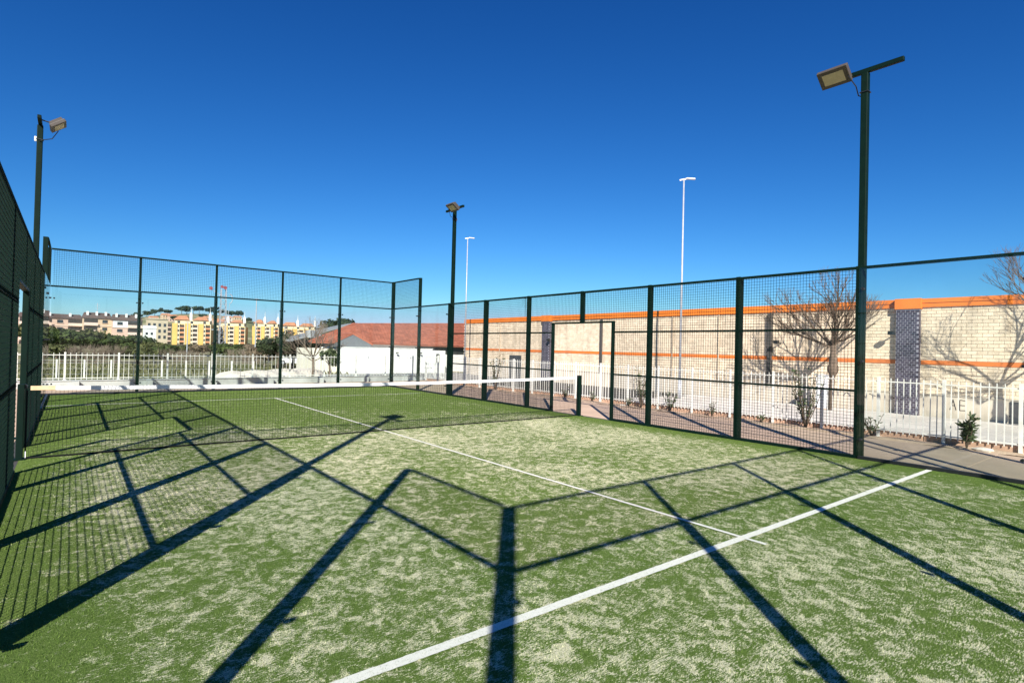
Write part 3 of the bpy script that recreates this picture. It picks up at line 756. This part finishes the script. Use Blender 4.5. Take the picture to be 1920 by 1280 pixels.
MT = [(9.9, 120, 2.5, 3.6, 'brown_leaf', 'olive brown tree below the yellow block, left of the lattice mast'), (8.9, 125, 2.2, 3.4, 'olive_leaf', 'low olive tree below the left yellow block'), (11.5, 110, 2.6, 3.2, 'pine_leaf', 'low green tree at the foot of the lattice mast'), (12.4, 96, 2.0, 2.8, 'pine_leaf', 'low green tree just right of the lattice mast'), (13.4, 112, 2.7, 3.2, 'brown_leaf', 'brown leaved tree between the two yellow blocks'),
      (15.6, 66, 3.9, 2.3, 'dark_leaf', 'dense dark tree left of the fourth wall post'), (16.9, 68, 4.5, 2.6, 'dark_leaf', 'tallest dense dark tree at the fourth wall post'), (18.2, 66, 4.2, 2.4, 'dark_leaf', 'dense dark tree behind the brown branched tree'), (19.2, 70, 3.4, 2.2, 'dark_leaf', 'lower dark tree left of the red roofed building'),
      (14.4, 72, 2.7, 2.2, 'brown_leaf', 'small brown tree right of the far lamp pole')]
for i, (az_, D, h, rx, mt, lb) in enumerate(MT):
    leafy_tree('broadleaf_tree', lb, pol(az_, D, LOW), h, rx, h*.45, mt, 170+i, 1500, .22 if D < 80 else .3, 'trees behind the field', lumps=11)
leafy_tree('umbrella_pine', 'wide dark pine rising behind the red roofed building', pol(21.2, 85, LOW), 6.6, 3.6, 2.0, 'dark_leaf', 190, 2200, .3, None, lumps=11)
bare_tree('brown branched leafless tree in front of the red roofed building', pol(18.7, 42, LOW), 2.1, 2.6, 51, group='bare trees near the red roof', trunk_r=.12, bulge=False, depth=5, tw='pale_twig', limbs=8, zs=.8)
leafy_tree('small_tree', 'small green tree by the left end of the white wall', pol(20.2, 40, LOW), 2.7, .8, .9, 'shrub_leaf', 195, 520, .12, None, lumps=7)

# shrubs on the sand strip
def shrub(label, loc, h, rx, n_st, leaves, seed, lsize=.05, mat='shrub_leaf', name='shrub'):
    loc = Vector(loc); rng = random.Random(seed); t = thing(name, label, 'shrub', loc, 'young shrubs on the sand strip')
    st, lf = MB(), MB()
    for i in range(n_st):
        an_ = rng.uniform(0, 6.28); tip = loc+Vector((rx*math.cos(an_)*rng.uniform(.3, 1), rx*math.sin(an_)*rng.uniform(.3, 1), h*rng.uniform(.6, 1)))
        mid = loc.lerp(tip, .45)+Vector((rng.uniform(-1, 1), rng.uniform(-1, 1), .3))*rx*.12
        st.tube([loc-Vector((0, 0, .03)), mid, tip], [.012, .008, .003], 4)
        for k in range(leaves):
            s = rng.uniform(.25, 1); p_ = (loc.lerp(mid, s*2) if s < .5 else mid.lerp(tip, s*2-1))
            d_ = Vector((rng.uniform(-1, 1), rng.uniform(-1, 1), rng.uniform(-.1, 1))).normalized(); a_ = d_.orthogonal().normalized()
            L_ = lsize*rng.uniform(.7, 1.6); w_ = L_*.17
            lf.add([p_, p_+d_*L_*.5+a_*w_, p_+d_*L_, p_+d_*L_*.5-a_*w_], [(0, 1, 2, 3)])
    st.build('stems', 'twig', t); lf.build('leaves', mat, t, kind='stuff')
    return t
shrub('spiky green shrub before the white railing, right of the tall floodlight pole', (7.93, -6.72, .01), .60, .13, 9, 22, 1, .10)
shrub('sparse green shrub at the foot of the tall floodlight pole, beyond glass', (7.95, -5.22, .01), .44, .30, 8, 11, 2, .075)
shrub('tall twiggy shrub behind the mesh, left of the bare tree trunk', (7.95, -3.95, .01), 1.5, .50, 16, 20, 3, .07)
shrub('medium twiggy shrub behind the mesh right of the door post', (7.97, .5, .01), 1.25, .35, 10, 26, 4, .075)
shrub('low shrub with upright stems by the second mesh post right of the doorway', (7.97, -.45, .01), .55, .22, 7, 16, 5, .07)
shrub('small dark shrub seen through the open doorway', (7.97, 2.35, .01), .30, .10, 6, 8, 6, .07)
shrub('small dark shrub just left of the right net post', (7.97, 3.55, .01), .36, .16, 7, 8, 7, .07)
shrub('tiny yellowish shrub left of the post beside the doorway', (7.97, .95, .01), .22, .14, 6, 10, 8, .06)
shrub('tiny dark plant left of the tall twiggy shrub', (7.97, -2.95, .01), .20, .08, 5, 10, 9, .06)
shrub('twiggy shrub behind the net, near its right end', (7.97, 7.3, .01), 1.5, .4, 9, 18, 10, .08)
shrub('small dark plant right of the middle mesh panel', (7.97, -1.7, .01), .35, .1, 5, 10, 11, .06)
for (x_, y_, s_, lb) in ((7.86, -6.97, .11, 'pale stone on the sand beside the spiky shrub'), (7.9, 1.1, .08, 'small pale stone on the sand behind the doorway mesh')):
    b_ = MB(); rng = random.Random(int(s_*1000)); n_ = 10
    for k in range(4):
        z_ = [0, .4, .8, 1][k]; rad = [1, 1.05, .75, .25][k]
        b_.v += [(x_+s_*rad*rng.uniform(.85, 1.1)*math.cos(6.283*j/n_)*.8, y_+s_*1.4*rad*rng.uniform(.85, 1.1)*math.sin(6.283*j/n_), .0+s_*.55*z_) for j in range(n_)]
    for k in range(3): b_.f += [(k*n_+j, k*n_+(j+1) % n_, (k+1)*n_+(j+1) % n_, (k+1)*n_+j) for j in range(n_)]
    b_.f.append(tuple(3*n_+j for j in range(n_)))
    tag(b_.build('stone', 'light_rock', org=(x_, y_, 0)), lb, 'stone', 'stones on the sand strip')

# ------------------------------------------------------------------ red roofed building beyond the court
rb_ = thing('red_roof_building', 'white single storey building with red tiled roof beyond the glass corner', 'building', (20, 44, LOW))
MB().span(16.3, 26.6, 44, 50, LOW, 1.24).build('front_wall', 'white_render', rb_)
MB().span(16.25, 26.65, 43.95, 44.4, 1.241, 1.30).build('parapet', 'white_render', rb_)
MB().span(19.4, 26.2, 46, 50, 1.2, 1.72).build('upper_wall', 'white_render', rb_)
MB().span(26.61, 28.0, 43.6, 50, LOW, 1.10).build('entrance_wall', 'white_render', rb_)
MB().span(13.9, 16.29, 45, 50, LOW, 1.1).build('left_wall', 'cream_render', rb_)
MB().span(26.8, 34, 46.5, 60, LOW, .95).build('rear_wall', 'white_render', rb_)
MB().span(25.9, 34, 46.1, 46.6, .96, 1.55).build('gutter_beam', 'grey_clad', rb_)
MB().span(26.85, 27.25, 43.56, 43.599, -.25, .75).build('window', 'glass_dark', rb_)
MB().span(26.8, 27.3, 43.57, 43.598, -.35, -.26).build('window_sill', 'white_render', rb_)
# gable and roofs
def solid(pts, fs, name, mat, parent): return MB().add(pts, fs).build(name, mat, parent)
gx0, gx1, gz0, gz1, gy = 15.7, 19.6, 1.301, 2.62, 44.3
solid([(gx0, gy, gz0), (gx1, gy, gz0), (gx1, gy, 1.66), (17.6, gy, gz1), (gx0, gy, 1.70), (gx0, gy+3, gz0), (gx1, gy+3, gz0), (gx1, gy+3, 1.66), (17.6, gy+3, gz1), (gx0, gy+3, 1.7)],
      [(0, 1, 2, 3, 4), (9, 8, 7, 6, 5), (0, 4, 9, 5), (1, 6, 7, 2)], 'gable_wall', 'grey_clad', rb_)
def tile_roof(A_, B_, C_, D_, name='roof_slope', nrow=14, ncol=26, mat='red_tile'):
    """slope ABCD (A,B eaves left/right, C,D ridge right/left) covered with courses of tiles"""
    A_, B_, C_, D_ = map(Vector, (A_, B_, C_, D_)); nrm_ = (B_-A_).cross(D_-A_).normalized(); b_ = MB()
    for i in range(nrow):
        s0, s1 = i/nrow, (i+1.12)/nrow
        l0, r0_ = A_.lerp(D_, s0), B_.lerp(C_, s0); l1, r1 = A_.lerp(D_, min(1, s1)), B_.lerp(C_, min(1, s1))
        for j in range(ncol):
            t0, t1 = j/ncol, (j+.93)/ncol
            q = [l0.lerp(r0_, t0)+nrm_*.07, l0.lerp(r0_, t1)+nrm_*.07, l1.lerp(r1, t1)+nrm_*.025, l1.lerp(r1, t0)+nrm_*.025]
            b_.add(q+[v_-nrm_*.03 for v_ in q], [(0, 1, 2, 3), (7, 6, 5, 4), (0, 4, 5, 1), (1, 5, 6, 2), (2, 6, 7, 3), (3, 7, 4, 0)])
    rf = MB().add([A_, B_, C_, D_]+[v_-nrm_*.12 for v_ in (A_, B_, C_, D_)], [(0, 1, 2, 3), (7, 6, 5, 4), (0, 4, 5, 1), (1, 5, 6, 2), (2, 6, 7, 3), (3, 7, 4, 0)]).build(name, mat, rb_)
    b_.build('roof_tiles', mat, rf, org=wpos(rb_), kind='stuff')
    return rf
tile_roof((19.3, 45.4, 1.74), (40, 45.4, 1.50), (42, 54, 5.0), (20.8, 50.5, 3.95), nrow=16, ncol=60)
tile_roof((13.9, 46.5, 1.80), (19.8, 46.0, 1.80), (20.8, 50.5, 3.95), (20.2, 50.5, 3.95), nrow=14, ncol=20)
tile_roof((13.6, 44.6, 1.72), (15.9, 44.6, 1.72), (17.8, 47.4, 2.7), (16.0, 47.4, 2.2), nrow=8, ncol=9)
tile_roof((19.75, 44.25, 1.62), (19.9, 48.2, 1.75), (17.7, 48.2, 2.72), (17.6, 44.25, 2.69), nrow=8, ncol=14)
tile_roof((15.6, 48.2, 1.75), (15.5, 44.25, 1.68), (17.6, 44.25, 2.69), (17.7, 48.2, 2.72), nrow=8, ncol=14)
b_ = MB(); b_.add([(13.5, 50.8, 1.9), (20.4, 50.9, 4.0), (20.4, 56, 3.8), (13.5, 56, 1.9), (13.5, 50.8, 1.7), (20.4, 50.9, 3.8), (20.4, 56, 3.6), (13.5, 56, 1.7)], [(0, 1, 2, 3), (7, 6, 5, 4), (0, 4, 5, 1), (1, 5, 6, 2), (2, 6, 7, 3), (3, 7, 4, 0)]); b_.build('grey_roof', 'grey_roof', rb_)
MB().tube([(15.2, 49.6, 2.15), (15.2, 49.6, 2.85), (15.2, 49.6, 2.95)], [.55, .55, .45], 14).build('roof_vent', 'grey_roof', rb_)
for x_, lb in ((22.2, 'outdoor wall lamp on the white wall, left of the corner post'), (25.0, 'outdoor wall lamp on the white wall, right of the corner post')):
    w_ = thing('white_wall_lamp', lb, 'wall lamp', (x_, 43.99, .75), 'lamps on the white wall')
    MB().beam((x_, 43.99, .75), (x_, 43.72, .82), .03).build('arm', 'black_metal', w_)
    MB().span(x_-.1, x_+.1, 43.55, 43.74, .74, .86).build('lamp_head', 'black_metal', w_)

# ------------------------------------------------------------------ field beyond the railing
fe = thing('wire_fence', 'low wire fence with white posts crossing the field beyond the railing', 'fence', pol(4, 50, LOW))
FA, FB = pol(-6, 52, LOW), pol(13.5, 50, LOW)
for k in range(12):
    q = FA.lerp(FB, k/11)
    MB().span(q.x-.05, q.x+.05, q.y-.05, q.y+.05, LOW, LOW+1.35).build('post', 'white_steel', fe, org=q)
for z in (.3, .7, 1.1, 1.3): MB().beam(FA+Vector((0, 0, z)), FB+Vector((0, 0, z)), .012).build('wire', 'galvanised', fe)
# rough grass tufts
b_ = MB(); rng = random.Random(9)
for k in range(9000):
    q = pol(rng.uniform(-5, 22), 30+50*rng.random()**1.2, LOW)
    if q.x > 8.6 and q.y < 44 and q.x < 29 and q.y < 43: continue
    h = rng.uniform(.08, .35); an_ = rng.uniform(0, 6.28); dx, dy = math.cos(an_)*.10, math.sin(an_)*.10
    b_.add([(q.x-dx, q.y-dy, LOW-.02), (q.x+dx, q.y+dy, LOW-.02), (q.x+dx*.4+rng.uniform(-.1, .1), q.y+dy*.4, LOW+h)], [(0, 1, 2)])
tag(b_.build('field_grass', 'field_grass', kind='stuff'), 'rough dry grass on the field beyond the end railing', 'grass')
# pale rubble bank
rk = random.Random(12)
for k, lb in enumerate(('pale boulder right of the lattice mast foot, seen through the railing', 'pale boulder in the middle of the rubble bank', 'long pale boulder left of the parked car', 'pale boulder under the brown branched tree')):
    q = pol(12.2+k*1.9, 45+k*2, LOW); n_ = 12; b2 = MB()
    for z_, rad in ((0, 1.6), (.3, 1.5), (.6, 1.1), (.75, .5)):
        b2.v += [(q.x+rad*rk.uniform(.8, 1.1)*math.cos(6.283*j/n_)*1.3, q.y+rad*rk.uniform(.8, 1.1)*math.sin(6.283*j/n_), LOW+z_*rk.uniform(.9, 1.1)) for j in range(n_)]
    for i in range(3): b2.f += [(i*n_+j, i*n_+(j+1) % n_, (i+1)*n_+(j+1) % n_, (i+1)*n_+j) for j in range(n_)]
    b2.f.append(tuple(3*n_+j for j in range(n_)))
    tag(b2.build('boulder', 'light_rock', org=q), lb, 'boulder', 'pale boulders behind the railing')

# parked white car
def car(label, p_, ang):
    t = thing('parked_car', label, 'car', p_); t.rotation_euler = (0, 0, ang)
    def prof(pts, w0, w1, name, mat, parent=t, zsplit=None):
        n = len(pts); vs_ = [(x, -w0 if z < .95 else -w1, z) for x, z in pts]+[(x, w0 if z < .95 else w1, z) for x, z in pts]
        me = MB().add(vs_, [tuple(range(n)), tuple(reversed(range(n, 2*n)))]+[(i, n+i, n+(i+1) % n, (i+1) % n) for i in range(n)]).mesh(name, mat)
        return link(name, me, parent, (0, 0, 0), bevel=.04)
    prof([(-2.05, .3), (2.05, .3), (2.1, .6), (1.95, .82), (1.1, .93), (-1.95, .94), (-2.1, .65)], .86, .86, 'body', 'car_white')
    prof([(1.05, .94), (.35, 1.38), (-1.35, 1.42), (-1.9, .94)], .82, .64, 'cabin', 'glass_dark')
    prof([(.30, 1.405), (.25, 1.45), (-1.3, 1.47), (-1.4, 1.425)], .62, .62, 'roof', 'car_white')
    for x in (-1.3, 1.3):
        for s in (-1, 1):
            me = MB().tube([(0, -.1, 0), (0, .1, 0)], .32, 16).mesh('wheel', 'tyre'); w_ = link('wheel', me, t, (x, s*.8, .32))
            me = MB().tube([(0, -.105, 0), (0, .105, 0)], .19, 12).mesh('rim', 'galvanised'); link('rim', me, w_, (0, 0, 0))
car('white car parked behind the railing under the dark trees', pol(17.2, 78, LOW), math.radians(120))

# far lamp poles and lattice mast
for az_, D, top, lb in ((13.6, 90, 7.8, 'tall thin pale pole right of the lattice mast'), (14.85, 92, 3.9, 'thin grey pole left of the fourth wall post'), (16.1, 92, 3.9, 'thin grey pole right of the fourth wall post'), (8.1, 95, 4.2, 'thin grey pole in front of the left yellow block'), (10.2, 60, 2.6, 'thin white pole beside the third wall post')):
    q = pol(az_, D, LOW); p2 = thing('far_pole', lb, 'pole', q, 'thin poles beyond the field')
    MB().tube([q, (q.x, q.y, top)], [.10, .06], 8).build('pole', 'galvanised', p2)
    MB().span(q.x-.25, q.x+.25, q.y-.08, q.y+.08, top, top+.08).build('pole_head', 'galvanised', p2)
q = pol(10.85, 120, LOW); ms = thing('lattice_mast', 'steel lattice mast with red dish antennas before the yellow blocks', 'mast', q)
w_ = .55; H = 12.0
for i, j in ((-1, -1), (1, -1), (1, 1), (-1, 1)):
    MB().beam(q+Vector((i*w_, j*w_, 0)), Vector((q.x+i*w_*.75, q.y+j*w_*.75, H-.5)), .10).build('leg', 'galvanised', ms)
b_ = MB(); z = LOW; k = 0
while z < H-1.6:
    for (i, j), (i2, j2) in (((-1, -1), (1, -1)), ((1, -1), (1, 1)), ((1, 1), (-1, 1)), ((-1, 1), (-1, -1))):
        s0 = w_*(1-.25*(z-LOW)/(H-LOW)); s1 = w_*(1-.25*(z+1.1-LOW)/(H-LOW))
        b_.beam((q.x+i*s0, q.y+j*s0, z), (q.x+i2*s1, q.y+j2*s1, z+1.1), .05); b_.beam((q.x+i*s0, q.y+j*s0, z), (q.x+i2*s0, q.y+j2*s0, z), .05)
    z += 1.1
b_.build('bracing', 'galvanised', ms, kind='stuff')
def dish(c, rad, name='dish'):
    c = Vector(c); MB().tube([c+Vector((-.05, -.3, 0)), c+Vector((0, -.05, 0)), c+Vector((.05, .25, 0))], [rad, rad*.9, rad*.35], 12).build(name, 'red_dish', ms, org=c)
rv = Vector((math.cos(math.radians(10.85)), -math.sin(math.radians(10.85)), 0))
base_ = Vector((q.x, q.y, 0))
dish(base_ + rv*-2.15 + Vector((0, 0, 11.5)), .34)
dish(base_ + rv*.25 + Vector((0, 0, 11.75)), .34); dish(base_ + rv*-.3 + Vector((0, 0, 11.9)), .28)
MB().beam(base_+rv*-2.1+Vector((0, 0, 11.3)), base_+rv*-.4+Vector((0, 0, 10.2)), .07).build('dish_arm', 'galvanised', ms)
ring = [base_+rv*(1.05+.5*math.sin(t_))+Vector((0, 0, 9.7+.9*math.cos(t_))) for t_ in np.linspace(0, math.pi, 12)]
MB().tube(ring, .07, 6).build('hoop', 'galvanised', ms)
MB().beam(base_+rv*1.1+Vector((0, 0, 8.8)), base_+rv*.75+Vector((0, 0, 5.0)), .06).build('stay', 'galvanised', ms)

# ------------------------------------------------------------------ far apartment blocks
def face_frame(az_, D):
    o_ = pol(az_, D, LOW); t_ = math.radians(az_)
    return o_, Vector((math.cos(t_), -math.sin(t_), 0)), Vector((math.sin(t_), math.cos(t_), 0))
def block(name, label, az0, az1, D, skew=0.0, group=None):
    azc = (az0+az1)/2; o_, rt, dp = face_frame(azc, D)
    c_, s_ = math.cos(skew), math.sin(skew); rt2 = rt*c_+dp*s_; dp2 = dp*c_-rt*s_
    half = D*math.tan(math.radians((az1-az0)/2))
    t_ = thing(name, label, 'building', o_, group)
    def P(a_, b_, z): return o_ + rt2*a_ + dp2*b_ + Vector((0, 0, z-LOW))
    def bx(k, a0, a1, b0, b1, z0, z1):
        vs_ = [P(x, y, z) for z in (z0, z1) for x, y in ((a0, b0), (a1, b0), (a1, b1), (a0, b1))]
        return k.add(vs_, [(3, 2, 1, 0), (4, 5, 6, 7), (0, 1, 5, 4), (1, 2, 6, 5), (2, 3, 7, 6), (3, 0, 4, 7)])
    return t_, P, bx, half
def gable_roof(t_, P, a0, a1, b0, b1, z0, z1, mat, hip=0.0):
    m_ = (b0+b1)/2
    vs_ = [P(a0, b0, z0), P(a1, b0, z0), P(a1, b1, z0), P(a0, b1, z0), P(a0+hip, m_, z1), P(a1-hip, m_, z1)]
    return MB().add(vs_, [(0, 1, 5, 4), (1, 2, 5), (2, 3, 4, 5), (3, 0, 4), (3, 2, 1, 0)]).build('roof', mat, t_)
# pink brick blocks with brown roofs, stepping to the right
PB = [('pink apartment block at the left, beside the corner post, with brown roof', -3.2, .72, 284, 9.0, 10.9, 'pink_render'),
      ('tallest pink apartment block with a roof aerial, middle of the three', .74, 2.62, 280, 9.4, 11.9, 'tan_render'),
      ('pink apartment block with white top floor, right of the three', 2.64, 4.75, 278, 8.9, 11.5, 'pink_render')]
for i, (lb, a0, a1, D, ze, zr, mt) in enumerate(PB):
    t_, P, bx, hf = block('apartment_block', lb, a0, a1, D, .10, 'pink apartment blocks on the left')
    bx(MB(), -hf, hf, 0, 14, LOW, ze).build('wall', mt, t_)
    bx(MB(), -hf-.1, hf+.1, -.25, 0, ze-3.0, ze-2.75).build('cornice', 'pale_render', t_)
    if i == 2: bx(MB(), -hf+.3, hf-.3, -.12, 0, ze-2.7, ze-.1).build('top_storey', 'white_render', t_)
    gable_roof(t_, P, -hf-.2, hf+.2, -.5, 9, ze+.02, zr, 'brown_roof', .6)
    rng = random.Random(40+i)
    for k in range(3):
        a_ = -hf*.7+k*hf*.65
        bx(MB(), a_-.35, a_+.35, 1.8, 2.8, zr-1.2, zr+.35).build('chimney', 'white_render', t_)
    bay = 3.9; n_ = int(2*hf/bay); bay = 2*hf/n_
    for fl in range(4):
        z0 = ze-2.55-fl*2.95
        for k in range(n_):
            a0_ = -hf+k*bay
            if (k+i) % 3 == 2:    # window bay
                w0 = bx(MB(), a0_+bay*.32, a0_+bay*.68, -.05-.12*(fl == 0), .05, z0+.8, z0+2.0).build('window', 'glass_dark', t_)
                bx(MB(), a0_+bay*.28, a0_+bay*.72, -.16-.12*(fl == 0), .0, z0+.68, z0+.8).build('window_sill', 'pale_render', t_)
            else:                 # balcony: flat panel, shade of the opening painted dark, behind a pale parapet
                bx(MB(), a0_+.12, a0_+bay-.12, -.06-.10*(fl == 0), .06, z0+.2, z0+2.25).build('opening_shade', 'recess', t_)
                bl = bx(MB(), a0_+.05, a0_+bay-.05, -1.0, -.9, z0-.15, z0+.85).build('balcony_parapet', 'pale_render' if rng.random() < .7 else mt, t_)
                bx(MB(), a0_+.05, a0_+bay-.05, -1.0, 0, z0-.3, z0-.151).build('balcony_floor', 'pale_render', bl, org=wpos(t_))
    if i == 1:
        k = MB(); p0 = P(-hf*.0, 3, zr-.3); k.tube([p0, p0+Vector((0, 0, 4.2))], .09, 6); 
        for q_ in (2.2, 3.0, 3.6): k.beam(p0+Vector((-.8, 0, q_)), p0+Vector((.8, 0, q_)), .07)
        k.build('aerial', 'galvanised', t_)
t_, P, bx, hf = block('white_house', 'small white house between the pink block and the yellow block', 4.8, 5.75, 250, 0)
bx(MB(), -hf, hf, 0, 8, LOW, 5.6).build('wall', 'white_render', t_)
gable_roof(t_, P, -hf-.2, hf+.2, -.3, 8.3, 5.61, 6.8, 'white_render', .2)
for a_ in (-.9, .7): bx(MB(), a_-.4, a_+.4, -.05, .05, 3.2, 4.2).build('window', 'glass_dark', t_)
t_, P, bx, hf = block('tan_house', 'pale tan flats behind the small white house', 5.0, 6.6, 330, 0)
bx(MB(), -hf, hf, 0, 8, LOW, 11.6).build('wall', 'stone_render', t_)
bx(MB(), -hf-.3, hf+.3, -.5, 8.5, 11.601, 12.0).build('flat_roof', 'stone_render', t_)
for fl in range(3):
    for k in range(4): bx(MB(), -hf+.8+k*2.2, -hf+1.9+k*2.2, -.05, .05, 2.0+fl*3, 3.6+fl*3).build('window', 'glass_dark', t_)
t_, P, bx, hf = block('brown_house', 'brown flats with balconies against the left yellow block', 6.0, 6.85, 360, 0)
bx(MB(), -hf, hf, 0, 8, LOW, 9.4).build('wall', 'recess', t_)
gable_roof(t_, P, -hf-.2, hf+.2, -.3, 8.3, 9.41, 10.6, 'brown_roof', .3)
for fl in range(4): bx(MB(), -hf, hf, -.8, -.02, .6+fl*2.5, 1.3+fl*2.5).build('balcony_parapet', 'pink_render', t_)

def yellow_block(label, a0, a1, D, ze, zr, seed):
    t_, P, bx, hf = block('yellow_block', label, a0, a1, D, -.12, 'yellow apartment blocks in the middle')
    rng = random.Random(seed)
    bx(MB(), -hf, hf, 0, 16, LOW, ze-2.6).build('wall', 'ochre_render', t_)
    bx(MB(), -hf+1.0, hf-1.0, 1.2, 15, ze-2.6, ze).build('attic_storey', 'cream_yellow', t_)
    w_ = 2*hf; n_ = max(3, int(w_/6.2)); m_ = w_/n_
    for k in range(n_):
        x0 = -hf+k*m_
        # projecting yellow tower and set-back balconies beside it
        bx(MB(), x0+.1, x0+m_*.40, -1.1, .05, LOW, ze-2.2).build('yellow_bay', 'yellow_render', t_)
        bx(MB(), x0+m_*.40+.02, x0+m_*.58, -.8, .05, LOW, ze-2.25).build('pale_bay', 'cream_yellow', t_)
        bx(MB(), x0+m_*.93, x0+m_*.99, -1.15, .05, LOW, ze-2.3).build('fin', 'cream_yellow', t_)
        for fl in range(5):
            z0 = ze-2.6-(fl+1)*2.7
            bx(MB(), x0+m_*.435, x0+m_*.54, -.86, -.78, z0+.75, z0+2.0).build('window', 'glass_dark', t_)
            bx(MB(), x0+m_*.60, x0+m_*.92, -.05, .06, z0+.1, z0+2.3).build('opening_shade', 'recess', t_)  # flat panel on the wall, coloured dark as balcony shade
            bx(MB(), x0+m_*.575, x0+m_*.925, -1.0, -.9, z0-.25, z0+.75).build('balcony_parapet', 'pale_render' if k % 2 else 'coral_tile', t_)
        bx(MB(), x0+m_*.35, x0+m_*.55, 1.0, 1.25, ze-2.0, ze-.7).build('attic_window', 'glass_dark', t_)
    # stepped coral roofs with pale corner turrets
    for k in range(n_//2+1):
        x0 = -hf+k*w_/(n_//2+1); x1 = x0+w_/(n_//2+1)
        gable_roof(t_, P, x0+.2, x1-1.6, .3, 15, ze+.02, zr-.4*(k % 2), 'coral_tile', 2.2)
        tw_ = bx(MB(), x1-1.8, x1-.4, 3, 5, ze, zr+.6).build('turret', 'white_render', t_)
        vs_ = [P(x1-1.9, 2.9, zr+.6), P(x1-.3, 2.9, zr+.6), P(x1-.3, 5.1, zr+.6), P(x1-1.9, 5.1, zr+.6), P(x1-1.1, 4, zr+2.4)]
        MB().add(vs_, [(0, 1, 4), (1, 2, 4), (2, 3, 4), (3, 0, 4), (3, 2, 1, 0)]).build('turret_cap', 'white_render', tw_, org=wpos(t_))
        p0 = P(x1-1.1, 4, zr+2.2); MB().tube([p0, p0+Vector((0, 0, 3.2))], [.16, .05], 6).build('spire', 'white_render', tw_, org=wpos(t_))
    return t_
yellow_block('bright yellow apartment block left of the lattice mast', 6.92, 9.95, 392, 13.9, 16.7, 1)
yellow_block('yellow apartment block behind the lattice mast', 10.0, 12.75, 408, 13.8, 16.2, 2)
yellow_block('yellow apartment block right of the tall thin pole', 13.3, 15.6, 415, 14.4, 17.0, 3)
yellow_block('rightmost yellow block, partly behind the brown branched tree', 15.75, 18.9, 440, 14.0, 16.8, 4)
# hillside houses and pines
HH = [(5.6, 640, 'pale house on the hillside at its left end'), (6.5, 650, 'tan house on the hillside above the white house'), (7.0, 640, 'pink house on the hillside left of the hilltop pines'), (8.6, 610, 'tan house on the hill above the left yellow block'), (9.7, 630, 'pale house below the hilltop, left of the third wall post'), (10.5, 620, 'pale terraced house on the hill near the mast'), (11.3, 640, 'pink house on the hill right of the mast'), (12.1, 650, 'tan house at the right shoulder of the hill')]
for i, (az_, D, lb) in enumerate(HH):
    q = pol(az_, D); zg = land(q.x, q.y); t_, P, bx, hf = block('hill_house', lb, az_-.33, az_+.33, D, .2, 'houses on the hill')
    bx(MB(), -hf, hf, 0, 9, zg-3, zg+5.2).build('wall', ['pale_render', 'tan_render', 'pink_render'][i % 3], t_)
    gable_roof(t_, P, -hf-.3, hf+.3, -.4, 9.4, zg+5.21, zg+6.8, 'coral_tile', .8)
    for k in range(3):
        for fl in range(2): bx(MB(), -hf+.8+k*2.2, -hf+1.9+k*2.2, -.06, .06, zg+.6+fl*2.5, zg+1.9+fl*2.5).build('window', 'glass_dark', t_)
HP = [(5.0, 690, 6, 6), (5.6, 690, 7, 7), (6.05, 700, 8, 4), (6.5, 700, 5, 6), (7.6, 690, 8, 9), (8.0, 700, 9, 8), (8.5, 690, 8.5, 9), (8.95, 700, 8, 7), (9.75, 690, 7, 7), (10.1, 700, 8, 8), (10.55, 690, 7, 7), (11.3, 690, 6.5, 6), (11.75, 690, 7, 6), (12.15, 690, 8.5, 6), (12.9, 660, 5, 5), (4.3, 690, 6, 7), (9.3, 650, 5, 6), (7.1, 640, 5, 5)]
HN = ['first', 'second', 'third', 'fourth', 'fifth', 'sixth', 'seventh', 'eighth', 'ninth', 'tenth', 'eleventh', 'twelfth', 'thirteenth', 'fourteenth', 'fifteenth', 'sixteenth', 'seventeenth', 'eighteenth']
order = sorted(range(len(HP)), key=lambda i: HP[i][0])
for rank, i in enumerate(order):
    az_, D, h, rx = HP[i]; q = pol(az_, D); q.z = land(q.x, q.y)-.5
    leafy_tree('hill_pine', 'dark pine on the hilltop, %s from the left of the hilltop pines' % HN[rank], q, h+1, rx*.85, h*.42, 'dark_leaf', 400+i, 520, 1.0, 'dark pines on the hilltop', lumps=8)
